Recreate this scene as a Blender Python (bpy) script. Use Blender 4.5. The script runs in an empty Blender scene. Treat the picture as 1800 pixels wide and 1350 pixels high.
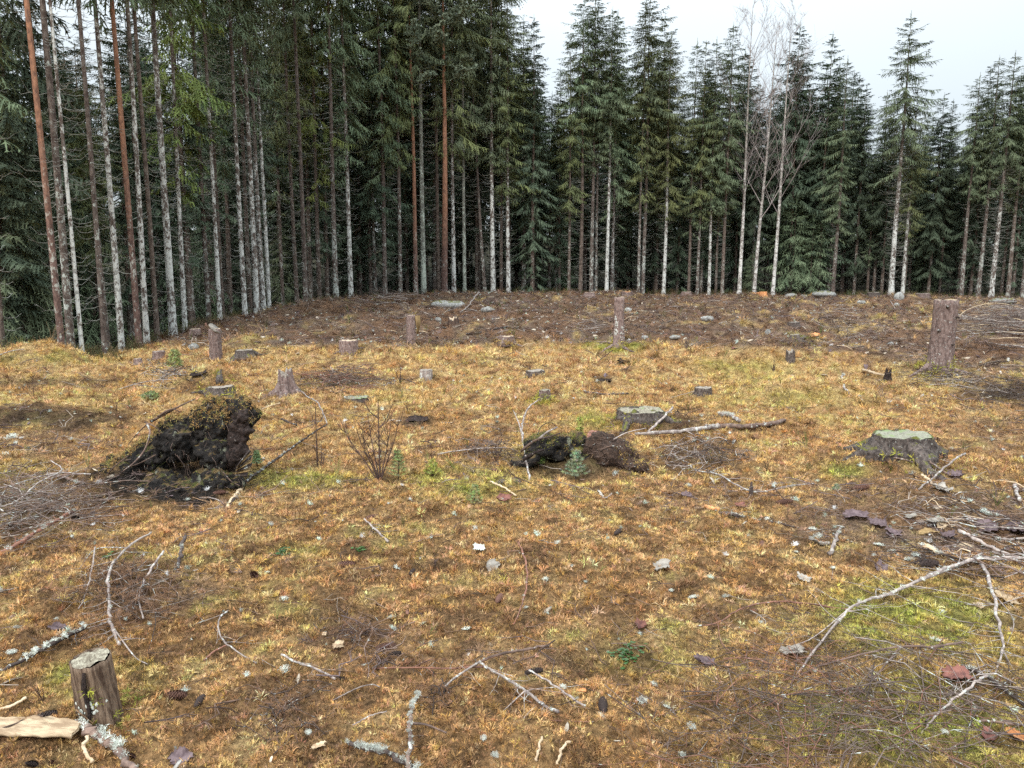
import bpy, math, random
import numpy as np
from mathutils import Vector, Matrix, Euler
from mathutils.bvhtree import BVHTree

# ------------------------------------------------------------------ camera, sky, sun, exposure
scene = bpy.context.scene
PITCH = math.radians(8.1)
CZ = 1.62
cam_d = bpy.data.cameras.new("camera")
cam = bpy.data.objects.new("camera", cam_d)
scene.collection.objects.link(cam)
cam.location = (0, 0, CZ)
cam.rotation_euler = (math.radians(90) - PITCH, 0, 0)
cam_d.sensor_width = 36
cam_d.lens = 27.0
cam_d.clip_start = 0.05
cam_d.clip_end = 3000
scene.camera = cam

SUN_EL, SUN_AZ = 42, 205          # degrees; azimuth clockwise from +Y: behind and a little left of the camera
world = bpy.data.worlds.new("World")
scene.world = world
world.use_nodes = True
wn, wl = world.node_tree.nodes, world.node_tree.links
wn.clear()
w_out = wn.new("ShaderNodeOutputWorld")
w_bg = wn.new("ShaderNodeBackground")
w_bg.inputs[1].default_value = 0.1
sky = wn.new("ShaderNodeTexSky")
sky.sky_type = 'NISHITA'
sky.sun_disc = False
sky.sun_elevation = math.radians(SUN_EL)
sky.sun_rotation = math.radians(SUN_AZ)
tc = wn.new("ShaderNodeTexCoord")
sep = wn.new("ShaderNodeSeparateXYZ")
wl.new(tc.outputs["Generated"], sep.inputs[0])
ramp = wn.new("ShaderNodeMapRange")       # overcast sky: zenith three times the horizon
ramp.inputs["From Min"].default_value = 0.0
ramp.inputs["From Max"].default_value = 1.0
ramp.inputs["To Min"].default_value = 4.4
ramp.inputs["To Max"].default_value = 19.5
pw = wn.new("ShaderNodeMath"); pw.operation = 'POWER'; pw.inputs[1].default_value = 1.5
mx = wn.new("ShaderNodeMath"); mx.operation = 'MAXIMUM'; mx.inputs[1].default_value = 0.0
wl.new(sep.outputs[2], mx.inputs[0]); wl.new(mx.outputs[0], pw.inputs[0])
wl.new(pw.outputs[0], ramp.inputs["Value"])
cn = wn.new("ShaderNodeTexNoise")
cn.inputs["Scale"].default_value = 1.6
cn.inputs["Detail"].default_value = 4
wl.new(tc.outputs["Generated"], cn.inputs["Vector"])
cmr = wn.new("ShaderNodeMapRange")
cmr.inputs["To Min"].default_value = 0.86
cmr.inputs["To Max"].default_value = 1.12
wl.new(cn.outputs["Fac"], cmr.inputs["Value"])
mul = wn.new("ShaderNodeMath"); mul.operation = 'MULTIPLY'
wl.new(ramp.outputs[0], mul.inputs[0]); wl.new(cmr.outputs[0], mul.inputs[1])
oc = wn.new("ShaderNodeVectorMath"); oc.operation = 'SCALE'
oc.inputs[0].default_value = (0.90, 0.985, 1.03)
wl.new(mul.outputs[0], oc.inputs["Scale"])
wm = wn.new("ShaderNodeMix"); wm.data_type = 'RGBA'
wm.inputs["Factor"].default_value = 0.9
wl.new(sky.outputs[0], wm.inputs["A"]); wl.new(oc.outputs[0], wm.inputs["B"])
wl.new(wm.outputs["Result"], w_bg.inputs[0])
wl.new(w_bg.outputs[0], w_out.inputs[0])

sun_d = bpy.data.lights.new("sun", 'SUN')
sun_d.energy = 1.5
sun_d.angle = math.radians(10)
sun_d.color = (1.0, 0.965, 0.91)
sun = bpy.data.objects.new("sun", sun_d)
scene.collection.objects.link(sun)
_a = math.radians(SUN_AZ); _e = math.radians(SUN_EL)
sun.rotation_euler = Vector((-math.sin(_a) * math.cos(_e), -math.cos(_a) * math.cos(_e), -math.sin(_e))).to_track_quat('-Z', 'Y').to_euler()

scene.view_settings.view_transform = 'Standard'
scene.view_settings.look = 'None'
scene.view_settings.exposure = 0.78
scene.view_settings.gamma = 1.0
scene.view_settings.use_curve_mapping = False
scene.render.engine = 'CYCLES'
scene.cycles.max_bounces = 4
scene.cycles.diffuse_bounces = 3
scene.cycles.glossy_bounces = 1
scene.cycles.transmission_bounces = 1
scene.cycles.volume_bounces = 0
scene.cycles.use_denoising = False
scene.cycles.use_adaptive_sampling = True
scene.cycles.adaptive_threshold = 0.02

R = random.Random(7)
NR = np.random.default_rng(11)
PI = math.pi

# ------------------------------------------------------------------ noise
def _h(ix, iy, iz, seed):
    with np.errstate(over='ignore'):
        n = (ix.astype(np.uint32) * np.uint32(374761393) + iy.astype(np.uint32) * np.uint32(668265263)
             + iz.astype(np.uint32) * np.uint32(2147483647) + np.uint32(seed * 1274126177 & 0xffffffff))
        n = (n ^ (n >> np.uint32(13))) * np.uint32(1274126177)
        n = (n ^ (n >> np.uint32(16))) * np.uint32(2246822519)
        n = n ^ (n >> np.uint32(15))
    return n.astype(np.float64) / 4294967295.0 * 2 - 1

def noise2(x, y, seed=0):
    x = np.asarray(x, float); y = np.asarray(y, float)
    ix = np.floor(x).astype(np.int64); iy = np.floor(y).astype(np.int64)
    fx = x - ix; fy = y - iy
    z = np.zeros_like(ix)
    def g(dx, dy):
        a = _h(ix + dx, iy + dy, z, seed) * PI
        return np.cos(a) * (fx - dx) + np.sin(a) * (fy - dy)
    ux = fx * fx * fx * (fx * (fx * 6 - 15) + 10); uy = fy * fy * fy * (fy * (fy * 6 - 15) + 10)
    a = g(0, 0) * (1 - ux) + g(1, 0) * ux
    b = g(0, 1) * (1 - ux) + g(1, 1) * ux
    return (a * (1 - uy) + b * uy) * 1.5

def noise3(p, seed=0):
    p = np.asarray(p, float)
    i = np.floor(p).astype(np.int64); f = p - i
    u = f * f * (3 - 2 * f)
    r = 0
    for dx in (0, 1):
        for dy in (0, 1):
            for dz in (0, 1):
                w = (u[:, 0] if dx else 1 - u[:, 0]) * (u[:, 1] if dy else 1 - u[:, 1]) * (u[:, 2] if dz else 1 - u[:, 2])
                r = r + w * _h(i[:, 0] + dx, i[:, 1] + dy, i[:, 2] + dz, seed)
    return r

def fbm(x, y, s, seed=0, o=3):
    r = 0; a = 1; t = 0
    for k in range(o):
        r = r + a * noise2(x / s * 2 ** k, y / s * 2 ** k, seed + k * 17); t += a; a *= 0.5
    return r / t

def sstep(a, b, x):
    t = np.clip((x - a) / (b - a), 0, 1)
    return t * t * (3 - 2 * t)

# ------------------------------------------------------------------ terrain
CP, SP = math.cos(PITCH), math.sin(PITCH)
EU = np.array([-900, -300, 0, 120, 200, 250, 305, 430, 530, 620, 700, 850, 1000, 1200, 1500, 1800, 2100, 2700], float)
EV = np.array([640, 636, 634, 630, 630, 613, 594, 557, 541, 529, 526, 518, 518, 519, 521, 526, 532, 540], float)
ED = np.array([13, 13, 13.5, 14.5, 16, 17.5, 20, 24, 28, 31, 33, 36, 39, 42, 42, 40, 38, 36], float)

def slope_of(v):
    s = (675 - v) / 1350.0
    return (-SP + s * CP) / (CP + s * SP)

def ue_of(x, y):
    return np.clip(900 + 1350 * x / np.maximum(y, 0.8), -900, 2700)

def edge_d(ue):
    return np.interp(ue, EU, ED)

MOUNDS = []
def height(x, y, fine=True):
    x = np.asarray(x, float); y = np.asarray(y, float)
    ue = ue_of(x, y)
    D = edge_d(ue); V = np.interp(ue, EU, EV)
    HE = CZ + D * slope_of(V)
    h = HE * sstep(0.38, 1.0, y / D)
    w = sstep(24, 30, D)
    h = h + w * (0.10 * np.exp(-((y - 15.3) / 1.9) ** 2) - 0.20 * np.exp(-((y - 19.5) / 2.2) ** 2))
    far = np.maximum(y - D, 0)
    k = np.where(ue < 900, 0.13 - 0.10 * np.clip(ue / 900, 0, 1), 0.03)
    h = h - np.minimum(k * far, 2.2) + np.clip((far - 12) * .17, 0, 8)
    amp = sstep(0.0, 3.0, np.hypot(x, y)) * 0.9 + 0.1
    h = h + amp * (0.14 * fbm(x, y, 3.1, 3, 2) + (0.055 + .075 * sstep(4.5, 8, y)) * fbm(x + 9, y, 1.15, 5, 2))
    for (mx, my, ra, rb, mh) in MOUNDS:
        h = h + mh * np.exp(-(((x - mx) / ra) ** 2 + ((y - my) / rb) ** 2))
    if fine:
        bil = np.abs(noise2(x / .30, y / .30, 7)) * .6 + np.abs(noise2(x / .15 + 5, y / .15, 8)) * .38
        h = h + sstep(12, 20, y) * (.22 * (np.abs(noise2(x / 1.9, y / 1.9, 41)) - .25) + .10 * noise2(x / .8, y / .8, 42)) * sstep(2.0, -1.5, y - D) + amp * (0.030 * fbm(x, y, 0.55, 9, 2) + 0.105 * (bil - .28) * (.6 + .4 * sstep(-.3, .3, noise2(x / 1.3, y / 1.3, 12))) + 0.010 * noise2(x / .05, y / .05, 14))
    return h

_T = np.concatenate([np.arange(1.2, 12, 0.012), np.geomspace(12, 120, 1600)])
def ground_at(u, v):
    a = (u - 900) / 1350.0; s = (675 - v) / 1350.0
    dx, dy, dz = a, CP + s * SP, -SP + s * CP
    X, Y, Z = dx * _T, dy * _T, CZ + dz * _T
    H = height(X, Y)
    m = np.nonzero(Z < H)[0]
    i = int(m[0]) if len(m) else len(_T) - 1
    if i == 0:
        return Vector((X[0], Y[0], H[0]))
    a0, a1 = Z[i - 1] - H[i - 1], Z[i] - H[i]
    f = a0 / (a0 - a1) if a0 != a1 else 0
    t = _T[i - 1] + f * (_T[i] - _T[i - 1])
    x, y = dx * t, dy * t
    return Vector((x, y, float(height(x, y))))

def depth_of(p):
    return p.y * CP + (CZ - p.z) * SP
def mpp(p):                       # metres per photograph pixel at that point
    return depth_of(p) / 1350.0
def gz(x, y):
    return float(height(x, y))
def project(x, y, z):
    d = y * CP + (CZ - z) * SP
    return 900 + 1350 * x / d, 675 - 1350 * (y * SP + (z - CZ) * CP) / d

for (u, v, ra, rb, mh) in [(75, 640, .9, .8, .22), (190, 660, .6, .6, .10), (-150, 640, 1.0, .9, .18), (620, 625, .8, .6, .16),
                           (690, 640, .45, .4, .10), (755, 665, .5, .4, .10), (1085, 618, .9, .7, .22), (1240, 622, .8, .6, .10),
                           (1340, 640, 1.6, .8, .20), (1500, 640, 1.4, .8, .16), (1655, 660, .8, .6, .16), (1585, 815, .5, .4, .10),
                           (1125, 745, .5, .35, .10), (360, 700, .6, .5, .28), (300, 830, .55, .42, .22), (1050, 830, .35, .3, .14),
                           (900, 603, .6, .5, .18), (1395, 606, .8, .6, .18), (1350, 572, 1.0, .9, .28), (1590, 535, 1.2, 1.0, .45),
                           (700, 528, 3, 1.5, .15), (850, 524, 3, 1.5, .2), (560, 545, 2, 1.2, .2), (1090, 522, 1.6, 1.2, .25),
                           (1740, 620, .6, .5, .2), (1790, 700, .7, .5, .2), (345, 592, .8, .8, .15), (1430, 690, 1.1, .5, .12),
                           (950, 705, .4, .4, .06), (175, 1230, .14, .12, .03), (1650, 1180, .4, .3, .05), (300, 1010, .5, .3, .05)]:
    p = ground_at(u, v)
    MOUNDS.append((p.x, p.y, ra, rb, mh * (1.6 if 600 <= v < 710 else 1.0)))

# ------------------------------------------------------------------ colours of the ground (base colours)
C_OCHRE = np.array([.57, .335, .145]); C_GOLD = np.array([.69, .475, .215]); C_RUST = np.array([.42, .225, .092])
C_BROWN = np.array([.215, .130, .066]); C_YGREEN = np.array([.54, .49, .125]); C_GREEN = np.array([.29, .32, .065])
C_LITTER = np.array([.225, .130, .078]); C_LILAC = np.array([.20, .148, .112]); C_PEAT = np.array([.032, .026, .022])
def _mix(a, b, w):
    return a * (1 - w[:, None]) + b * w[:, None]
PEAT = [(60, 735, 190, 26, .8), (90, 672, 130, 9, .6), (290, 850, 170, 42, 1.0), (1010, 815, 130, 32, .8), (1790, 690, 120, 22, .8),
        (1190, 745, 70, 18, .7), (1620, 790, 80, 16, .5), (600, 672, 90, 14, .7), (1230, 800, 80, 30, .5), (730, 742, 30, 8, .8), (1060, 670, 24, 7, .8)]
LITT = [(1650, 920, 260, 75, .85), (1560, 870, 140, 40, .6), (60, 890, 130, 60, .75), (640, 1130, 120, 50, .5), (280, 1040, 130, 50, .5),
        (1700, 620, 170, 55, .8), (1760, 760, 140, 40, .5), (1230, 880, 100, 26, .35), (80, 780, 130, 26, .5), 
        (1100, 1130, 150, 50, .35), (860, 1160, 160, 40, .4)]
GREENS = [(1620, 1090, 230, 80, .9), (1600, 1270, 330, 110, .75), (1480, 830, 60, 20, .7), (1560, 880, 60, 20, .4), (480, 845, 150, 26, .8),
          (830, 850, 120, 34, .7), (940, 800, 60, 40, .5), (130, 1200, 60, 40, .8), (240, 1190, 70, 30, .6), (1330, 655, 90, 26, .5),
          (1650, 655, 90, 26, .6), (1270, 650, 60, 20, .5), (1040, 735, 60, 20, .6), (90, 630, 130, 14, .5), (30, 860, 80, 60, .5),
          (1160, 1150, 160, 50, .45), (700, 700, 60, 22, .3), (1380, 700, 160, 20, .45), (1700, 880, 90, 30, .4), (250, 980, 60, 20, .4),
          (520, 970, 60, 16, .5), (1290, 950, 60, 20, .2), (1075, 608, 60, 14, .9), (1395, 590, 60, 20, .7), (1740, 600, 60, 12, .9)]
def ground_col(x, y, z):
    y2 = np.maximum(y, 0.6)
    u, v = project(x, y2, z)
    v = np.where(y < 0.6, 3000, v)
    n0 = fbm(x, y, 2.2, 21, 3); n1 = fbm(x, y, 0.7, 22, 3); n2 = fbm(x, y, 0.2, 23, 3); n3 = fbm(x, y, 0.33, 24, 2)
    c = np.tile(C_OCHRE, (len(x), 1))
    c = _mix(c, C_GOLD, sstep(-.1, .5, .35 * n1 + .9 * n2 + .45 * n3 + .30 * sstep(800, 620, v)))
    c = _mix(c, C_RUST, sstep(.0, .45, -.45 * n1 + .8 * n3 - .3 * n2 + .06 + .20 * sstep(850, 1100, v)) * .85)
    c = _mix(c, C_BROWN, sstep(.14, .55, .8 * n3 - .9 * n2 + .16 * sstep(820, 1150, v)) * .7)
    gr = .42 * sstep(.10, .55, n0 * .6 + .5 * n1 + .6 * n2 - .04)
    for (gu, gv, ru, rv, a) in GREENS:
        gr = np.maximum(gr, a * sstep(1.3, .4, np.hypot((u - gu) / ru, (v - gv) / rv) + .7 * n1 + .4 * n2))
    c = _mix(c, C_YGREEN, np.clip(gr * (.72 + .9 * n2 + .5 * n3), 0, 1))
    c = _mix(c, C_GREEN, sstep(.25, .8, gr * (.65 + n2)) * .75)
    lit = sstep(.1, .5, -.5 * n0 + .6 * n1 + .5 * n3 - .08) * .35
    for (gu, gv, ru, rv, a) in LITT:
        lit = np.maximum(lit, a * sstep(1.3, .5, np.hypot((u - gu) / ru, (v - gv) / rv) + .7 * n1 + .5 * n2))
    bnd = np.interp(u, [-200, 230, 300, 700, 1000, 1100, 1300, 1500, 1600, 1800], [560, 612, 606, 610, 603, 603, 612, 622, 640, 660])
    far = sstep(6, -8, v - bnd - 14 * n0 - 9 * n1)
    far = far * (1 - .8 * sstep(.06, .40, .8 * n0 + .8 * n1 + .3 * n3 - .12 + .14 * sstep(1100, 1400, u)))
    lit = np.maximum(lit, far)
    L = _mix(np.tile(C_LITTER, (len(x), 1)), C_LILAC, sstep(-.3, .4, n1 + n0))
    c = _mix(c, L, lit)
    pt = np.zeros(len(x))
    for (gu, gv, ru, rv, a) in PEAT:
        pt = np.maximum(pt, a * sstep(1.2, .5, np.hypot((u - gu) / ru, (v - gv) / rv) + .6 * n1 + .5 * n2))
    c = _mix(c, C_PEAT, pt)
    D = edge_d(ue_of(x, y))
    c = _mix(c, np.array([.05, .045, .025]), sstep(0, 3, y - D))        # moss and needle floor of the wood, darkened in colour for its shade
    return c, lit, pt

# ------------------------------------------------------------------ mesh helpers
COL = scene.collection
def link(o, parent=None):
    COL.objects.link(o)
    if parent is not None:
        o.parent = parent
    return o

def mesh_np(name, V, F, mat, smooth=False, col=None):
    """V (n,3), F list of (m,k) int arrays with fixed k each"""
    me = bpy.data.meshes.new(name)
    V = np.asarray(V, np.float32)
    me.vertices.add(len(V)); me.vertices.foreach_set("co", V.ravel())
    loops = np.concatenate([np.asarray(f, np.int32).ravel() for f in F])
    cnt = np.concatenate([np.full(len(f), np.asarray(f).shape[1], np.int32) for f in F])
    me.loops.add(len(loops)); me.loops.foreach_set("vertex_index", loops)
    me.polygons.add(len(cnt))
    me.polygons.foreach_set("loop_start", np.concatenate([[0], np.cumsum(cnt)[:-1]]).astype(np.int32))
    if smooth:
        me.polygons.foreach_set("use_smooth", np.ones(len(cnt), bool))
    me.update(calc_edges=True)
    if col is not None:
        at = me.color_attributes.new("tint", 'FLOAT_COLOR', 'POINT')
        c4 = np.ones((len(V), 4), np.float32); c4[:, :3] = col
        at.data.foreach_set("color", c4.ravel())
    if mat is not None:
        me.materials.append(mat)
    return me

class MB:
    """collects tubes, strips and triangles into ONE mesh"""
    def __init__(s):
        s.v = []; s.q = []; s.t = []; s.c = []
        s.cur = (1, 1, 1)
    def add(s, vs):
        i = len(s.v); s.v.extend(vs); s.c.extend([s.cur] * len(vs)); return i
    def tri(s, a, b, c):
        i = s.add([a, b, c]); s.t.append((i, i + 1, i + 2))
    def quad(s, a, b, c, d):
        i = s.add([a, b, c, d]); s.q.append((i, i + 1, i + 2, i + 3))
    def tube(s, pts, rad, n=6, wob=0.0, cap=True, seed=0):
        pts = [Vector(p) for p in pts]
        up = Vector((0.13, 0.21, 0.97))
        rings = []
        m = len(pts)
        for k, p in enumerate(pts):
            t = (pts[min(k + 1, m - 1)] - pts[max(k - 1, 0)])
            if t.length < 1e-9: t = Vector((0, 0, 1))
            t.normalize()
            a = t.cross(up)
            if a.length < 1e-3: a = t.cross(Vector((1, 0, 0)))
            a.normalize(); b = t.cross(a)
            r = rad[k] if hasattr(rad, '__len__') else rad
            ring = []
            for j in range(n):
                th = 2 * PI * j / n
                rr = r * (1 + wob * math.sin(th * 2 + k * 1.7 + seed) + wob * math.sin(3 * th + k * .9 + seed * 2)) if wob else r
                ring.append(p + a * (math.cos(th) * rr) + b * (math.sin(th) * rr))
            rings.append(s.add(ring))
        for k in range(m - 1):
            i, j = rings[k], rings[k + 1]
            for q in range(n):
                q2 = (q + 1) % n
                s.q.append((i + q, i + q2, j + q2, j + q))
        if cap:
            for k, fl in ((0, True), (m - 1, False)):
                c = s.add([pts[k]]); i = rings[k]
                for q in range(n):
                    q2 = (q + 1) % n
                    s.t.append((c, i + q2, i + q) if fl else (c, i + q, i + q2))
    def merge(s, V, Q, T, col=None):
        i = len(s.v)
        s.v.extend(V); s.c.extend([col or s.cur] * len(V))
        s.q.extend([tuple(a + i for a in q) for q in Q]); s.t.extend([tuple(a + i for a in t) for t in T])
    def mesh(s, name, mat, smooth=True, col=False):
        F = []
        if s.q: F.append(np.array(s.q, np.int32))
        if s.t: F.append(np.array(s.t, np.int32))
        return mesh_np(name, np.array([tuple(p) for p in s.v]), F, mat, smooth, np.array(s.c) if col else None)
    def build(s, name, mat, parent=None, smooth=True, col=False):
        o = bpy.data.objects.new(name, s.mesh(name, mat, smooth, col))
        return link(o, parent)

def empty(name, loc, label, cat, group=None, rz=0):
    o = bpy.data.objects.new(name, None)
    link(o)
    o.empty_display_size = .1
    o.location = loc; o.rotation_euler = (0, 0, rz)
    o['label'] = label; o['category'] = cat
    if group: o['group'] = group
    return o
def tag(o, label, cat, group=None, kind=None):
    o['label'] = label
    if cat: o['category'] = cat
    if group: o['group'] = group
    if kind: o['kind'] = kind
    return o

def catmull(P, n):
    P = [Vector(p) for p in P]
    if len(P) < 3:
        return [P[0].lerp(P[-1], i / n) for i in range(n + 1)]
    Q = [P[0] * 2 - P[1]] + P + [P[-1] * 2 - P[-2]]
    out = []
    seg = len(P) - 1
    for i in range(n + 1):
        t = i / n * seg
        k = min(int(t), seg - 1); f = t - k
        a, b, c, d = Q[k:k + 4]
        out.append(0.5 * ((2 * b) + (c - a) * f + (2 * a - 5 * b + 4 * c - d) * f * f + (3 * b - a - 3 * c + d) * f ** 3))
    return out

# ------------------------------------------------------------------ materials
class NT:
    def __init__(s, name, rough=.85, spec=.2):
        s.m = bpy.data.materials.new(name); s.m.use_nodes = True
        s.n = s.m.node_tree.nodes; s.l = s.m.node_tree.links
        s.b = s.n["Principled BSDF"]
        s.b.inputs["Roughness"].default_value = rough
        s.b.inputs["Specular IOR Level"].default_value = spec
    def put(s, sock, v):
        if hasattr(v, 'is_linked') or hasattr(v, 'links'): s.l.new(v, sock)
        else: sock.default_value = v if not isinstance(v, tuple) or len(v) != 3 or sock.type != 'RGBA' else (*v, 1)
    def math(s, op, a, b=0.0, c=None):
        n = s.n.new("ShaderNodeMath"); n.operation = op
        s.put(n.inputs[0], a); s.put(n.inputs[1], b)
        if c is not None: s.put(n.inputs[2], c)
        return n.outputs[0]
    def mix(s, f, a, b, mode='MIX'):
        n = s.n.new("ShaderNodeMix"); n.data_type = 'RGBA'; n.blend_type = mode
        s.put(n.inputs["Factor"], f); s.put(n.inputs[6], a); s.put(n.inputs[7], b)
        return n.outputs[2]
    def noise(s, vec, scale, detail=3, rough=.55, dim=None):
        n = s.n.new("ShaderNodeTexNoise")
        n.inputs["Scale"].default_value = scale; n.inputs["Detail"].default_value = detail; n.inputs["Roughness"].default_value = rough
        if vec is not None: s.l.new(vec, n.inputs["Vector"])
        return n.outputs["Fac"]
    def vor(s, vec, scale, feat='F1'):
        n = s.n.new("ShaderNodeTexVoronoi"); n.feature = feat
        n.inputs["Scale"].default_value = scale
        if vec is not None: s.l.new(vec, n.inputs["Vector"])
        return n.outputs["Distance"]
    def rng(s, v, a, b, c=0., d=1.):
        n = s.n.new("ShaderNodeMapRange"); n.interpolation_type = 'SMOOTHSTEP'
        s.put(n.inputs[0], v)
        for k, q in zip((1, 2, 3, 4), (a, b, c, d)): n.inputs[k].default_value = q
        return n.outputs[0]
    def vscale(s, vec, xyz):
        n = s.n.new("ShaderNodeVectorMath"); n.operation = 'MULTIPLY'
        s.l.new(vec, n.inputs[0]); n.inputs[1].default_value = xyz
        return n.outputs[0]
    def vadd(s, a, b):
        n = s.n.new("ShaderNodeVectorMath"); n.operation = 'ADD'
        s.l.new(a, n.inputs[0]); s.l.new(b, n.inputs[1]) if hasattr(b, 'links') else setattr(n.inputs[1], 'default_value', b)
        return n.outputs[0]
    def pos(s):
        return s.n.new("ShaderNodeNewGeometry").outputs["Position"]
    def nrm(s):
        return s.n.new("ShaderNodeNewGeometry").outputs["Normal"]
    def obj(s):
        return s.n.new("ShaderNodeTexCoord").outputs["Object"]
    def local(s):           # metres from the object's own origin, shifted per object
        g = s.pos(); oi = s.n.new("ShaderNodeObjectInfo")
        n = s.n.new("ShaderNodeVectorMath"); n.operation = 'SUBTRACT'
        s.l.new(g, n.inputs[0]); s.l.new(oi.outputs["Location"], n.inputs[1])
        n2 = s.n.new("ShaderNodeVectorMath"); n2.operation = 'SCALE'
        n2.inputs[0].default_value = (0, 0, 37.0); s.l.new(oi.outputs["Random"], n2.inputs["Scale"])
        return s.vadd(n.outputs[0], n2.outputs[0])
    def rand(s):
        return s.n.new("ShaderNodeObjectInfo").outputs["Random"]
    def sep(s, v, k):
        n = s.n.new("ShaderNodeSeparateXYZ"); s.l.new(v, n.inputs[0]); return n.outputs[k]
    def attr(s, name, typ='GEOMETRY'):
        n = s.n.new("ShaderNodeAttribute"); n.attribute_type = typ; n.attribute_name = name
        return n.outputs["Color"]
    def hsv(s, c, h=.5, sat=1., v=1.):
        n = s.n.new("ShaderNodeHueSaturation")
        s.put(n.inputs["Hue"], h); s.put(n.inputs["Saturation"], sat); s.put(n.inputs["Value"], v)
        s.l.new(c, n.inputs["Color"]); return n.outputs[0]
    def color(s, c):
        s.put(s.b.inputs["Base Color"], c)
    def bump(s, h, strength=.5, dist=.02):
        n = s.n.new("ShaderNodeBump"); n.inputs["Strength"].default_value = strength; n.inputs["Distance"].default_value = dist
        s.l.new(h, n.inputs["Height"]); s.l.new(n.outputs[0], s.b.inputs["Normal"])

def m_ground():
    a = NT("ground", .95, .1); p = a.pos()
    c = a.attr("tint")
    n1 = a.noise(p, 38, 5, .7); n2 = a.noise(p, 9, 4, .65); n3 = a.vor(p, 70)
    c = a.hsv(c, v=a.math('MULTIPLY', a.rng(n1, .3, .72, .35, 1.35), a.rng(n2, .3, .7, .7, 1.2)))
    pale = a.math('GREATER_THAN', a.noise(p, 26, 4, .8), .68)
    c = a.mix(a.math('MULTIPLY', pale, .35), c, (.30, .27, .22))
    a.color(c)
    a.bump(a.math('ADD', a.math('MULTIPLY', n1, 1.0), a.math('MULTIPLY', n3, .5)), .9, .035)
    return a.m
def m_tint(name, typ, lo=.7, hi=1.25, transl=0.0, rough=.9):
    a = NT(name, rough, .12)
    c = a.attr("tint", typ)
    n = a.noise(a.pos(), 60, 2)
    a.color(a.hsv(c, v=a.rng(n, .3, .7, lo, hi)))
    return a.m
def m_simple(name, base, dark, sc=14, rough=.85, bump=.3, lich=0.0, lcol=(.55, .60, .56), spec=.2, moss=0.0, stretch=(1, 1, 1), use_obj=True, bd=.01):
    a = NT(name, rough, spec)
    p = a.obj() if use_obj else a.local()
    q = a.vscale(p, stretch)
    n = a.noise(q, sc, 5, .65)
    c = a.mix(a.rng(n, .35, .65), dark, base)
    r = a.rand()
    c = a.hsv(c, v=a.rng(r, 0, 1, .82, 1.2))
    if lich:
        ln = a.noise(a.vadd(p, (3.1, 5.2, 7.3)), sc * 1.3, 4, .7)
        c = a.mix(a.rng(ln, .66 - lich * .3, .70 - lich * .3), c, lcol)
    if moss:
        nz = a.sep(a.nrm(), 2)
        mf = a.math('ADD', nz, a.math('MULTIPLY', a.noise(p, sc * .4, 3), 1.2))
        c = a.mix(a.rng(mf, 1.35 - moss, 1.55 - moss), c, (.13, .13, .03))
    a.color(c)
    if bump: a.bump(n, bump, bd)
    return a.m
def m_bark(name, base, dark, lichen, lcol, nodes=.5, upper=None):
    """trunk bark: mottled base, pale lichen growth, dark whorl scars; local metres"""
    a = NT(name, .9, .1)
    p = a.local(); r = a.rand()
    q = a.vscale(p, (1, 1, .45))
    n = a.noise(q, 16, 5, .7)
    c = a.mix(a.rng(n, .35, .65), dark, base)
    z = a.sep(a.vadd(a.pos(), (0, 0, 0)), 2)
    lf = a.noise(a.vscale(p, (1, 1, .6)), 13, 5, .75)
    lf2 = a.noise(p, 1.1, 2)
    lv = a.math('ADD', a.math('ADD', lf, a.math('MULTIPLY', lf2, .45)), a.math('MULTIPLY', r, .10))
    zfade = a.rng(z, 1, 9, 0.0, .13)
    lv = a.math('SUBTRACT', lv, zfade)
    c = a.mix(a.rng(lv, .90 - lichen * .3, .96 - lichen * .3), c, lcol)
    # whorl scars
    zz = a.math('ADD', a.math('MULTIPLY', a.sep(p, 2), 2.3), a.math('MULTIPLY', a.noise(p, 5, 2), .8))
    fr = a.math('FRACT', zz)
    sc = a.math('MULTIPLY', a.math('LESS_THAN', fr, .20), a.math('GREATER_THAN', a.noise(p, 9, 2), .46))
    c = a.mix(a.math('MULTIPLY', sc, nodes), c, dark)
    if upper:
        uz = a.math('ADD', z, a.math('MULTIPLY', a.noise(p, 2, 3), 2.0))
        c = a.mix(a.rng(uz, 2.4, 6.5), c, a.mix(a.rng(n, .3, .62), upper[1], upper[0]))
    a.color(c)
    a.bump(n, .7, .03)
    return a.m
def m_leaf(name, base, tip, var=.3):
    a = NT(name, .8, .15)
    p = a.pos(); r = a.rand()
    n = a.noise(p, 1.3, 3); n2 = a.noise(p, 14, 2)
    c = a.mix(a.rng(n, .35, .65), base, tip)
    c = a.hsv(c, h=a.rng(r, 0, 1, .485, .515), v=a.math('MULTIPLY', a.rng(n2, .3, .7, 1 - var, 1 + var), a.rng(r, 0, 1, .85, 1.15)))
    a.color(c)
    return a.m

M = {}
M['ground'] = m_ground()
M['inst'] = m_tint("plant_tint", 'INSTANCER')
M['geo'] = m_tint("moss_tint", 'GEOMETRY')
M['sp_white'] = m_bark("spruce_bark_lichen", (.20, .17, .15), (.085, .06, .05), .62, (.62, .63, .60))
M['sp_grey'] = m_bark("spruce_bark_grey", (.19, .155, .135), (.075, .055, .048), .36, (.47, .50, .46), .6)
M['sp_brown'] = m_bark("spruce_bark_brown", (.20, .155, .13), (.08, .06, .05), .22, (.42, .42, .38), .6)
M['sp_green'] = m_bark("spruce_bark_greengrey", (.25, .26, .22), (.12, .11, .10), .5, (.47, .52, .45), .3)
M['pine'] = m_bark("pine_bark", (.21, .135, .115), (.085, .055, .048), .22, (.42, .42, .38), .1, upper=((.36, .185, .115), (.15, .085, .065)))
M['birch'] = m_bark("birch_bark", (.52, .49, .45), (.14, .11, .10), .55, (.70, .69, .66), .7)
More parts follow.
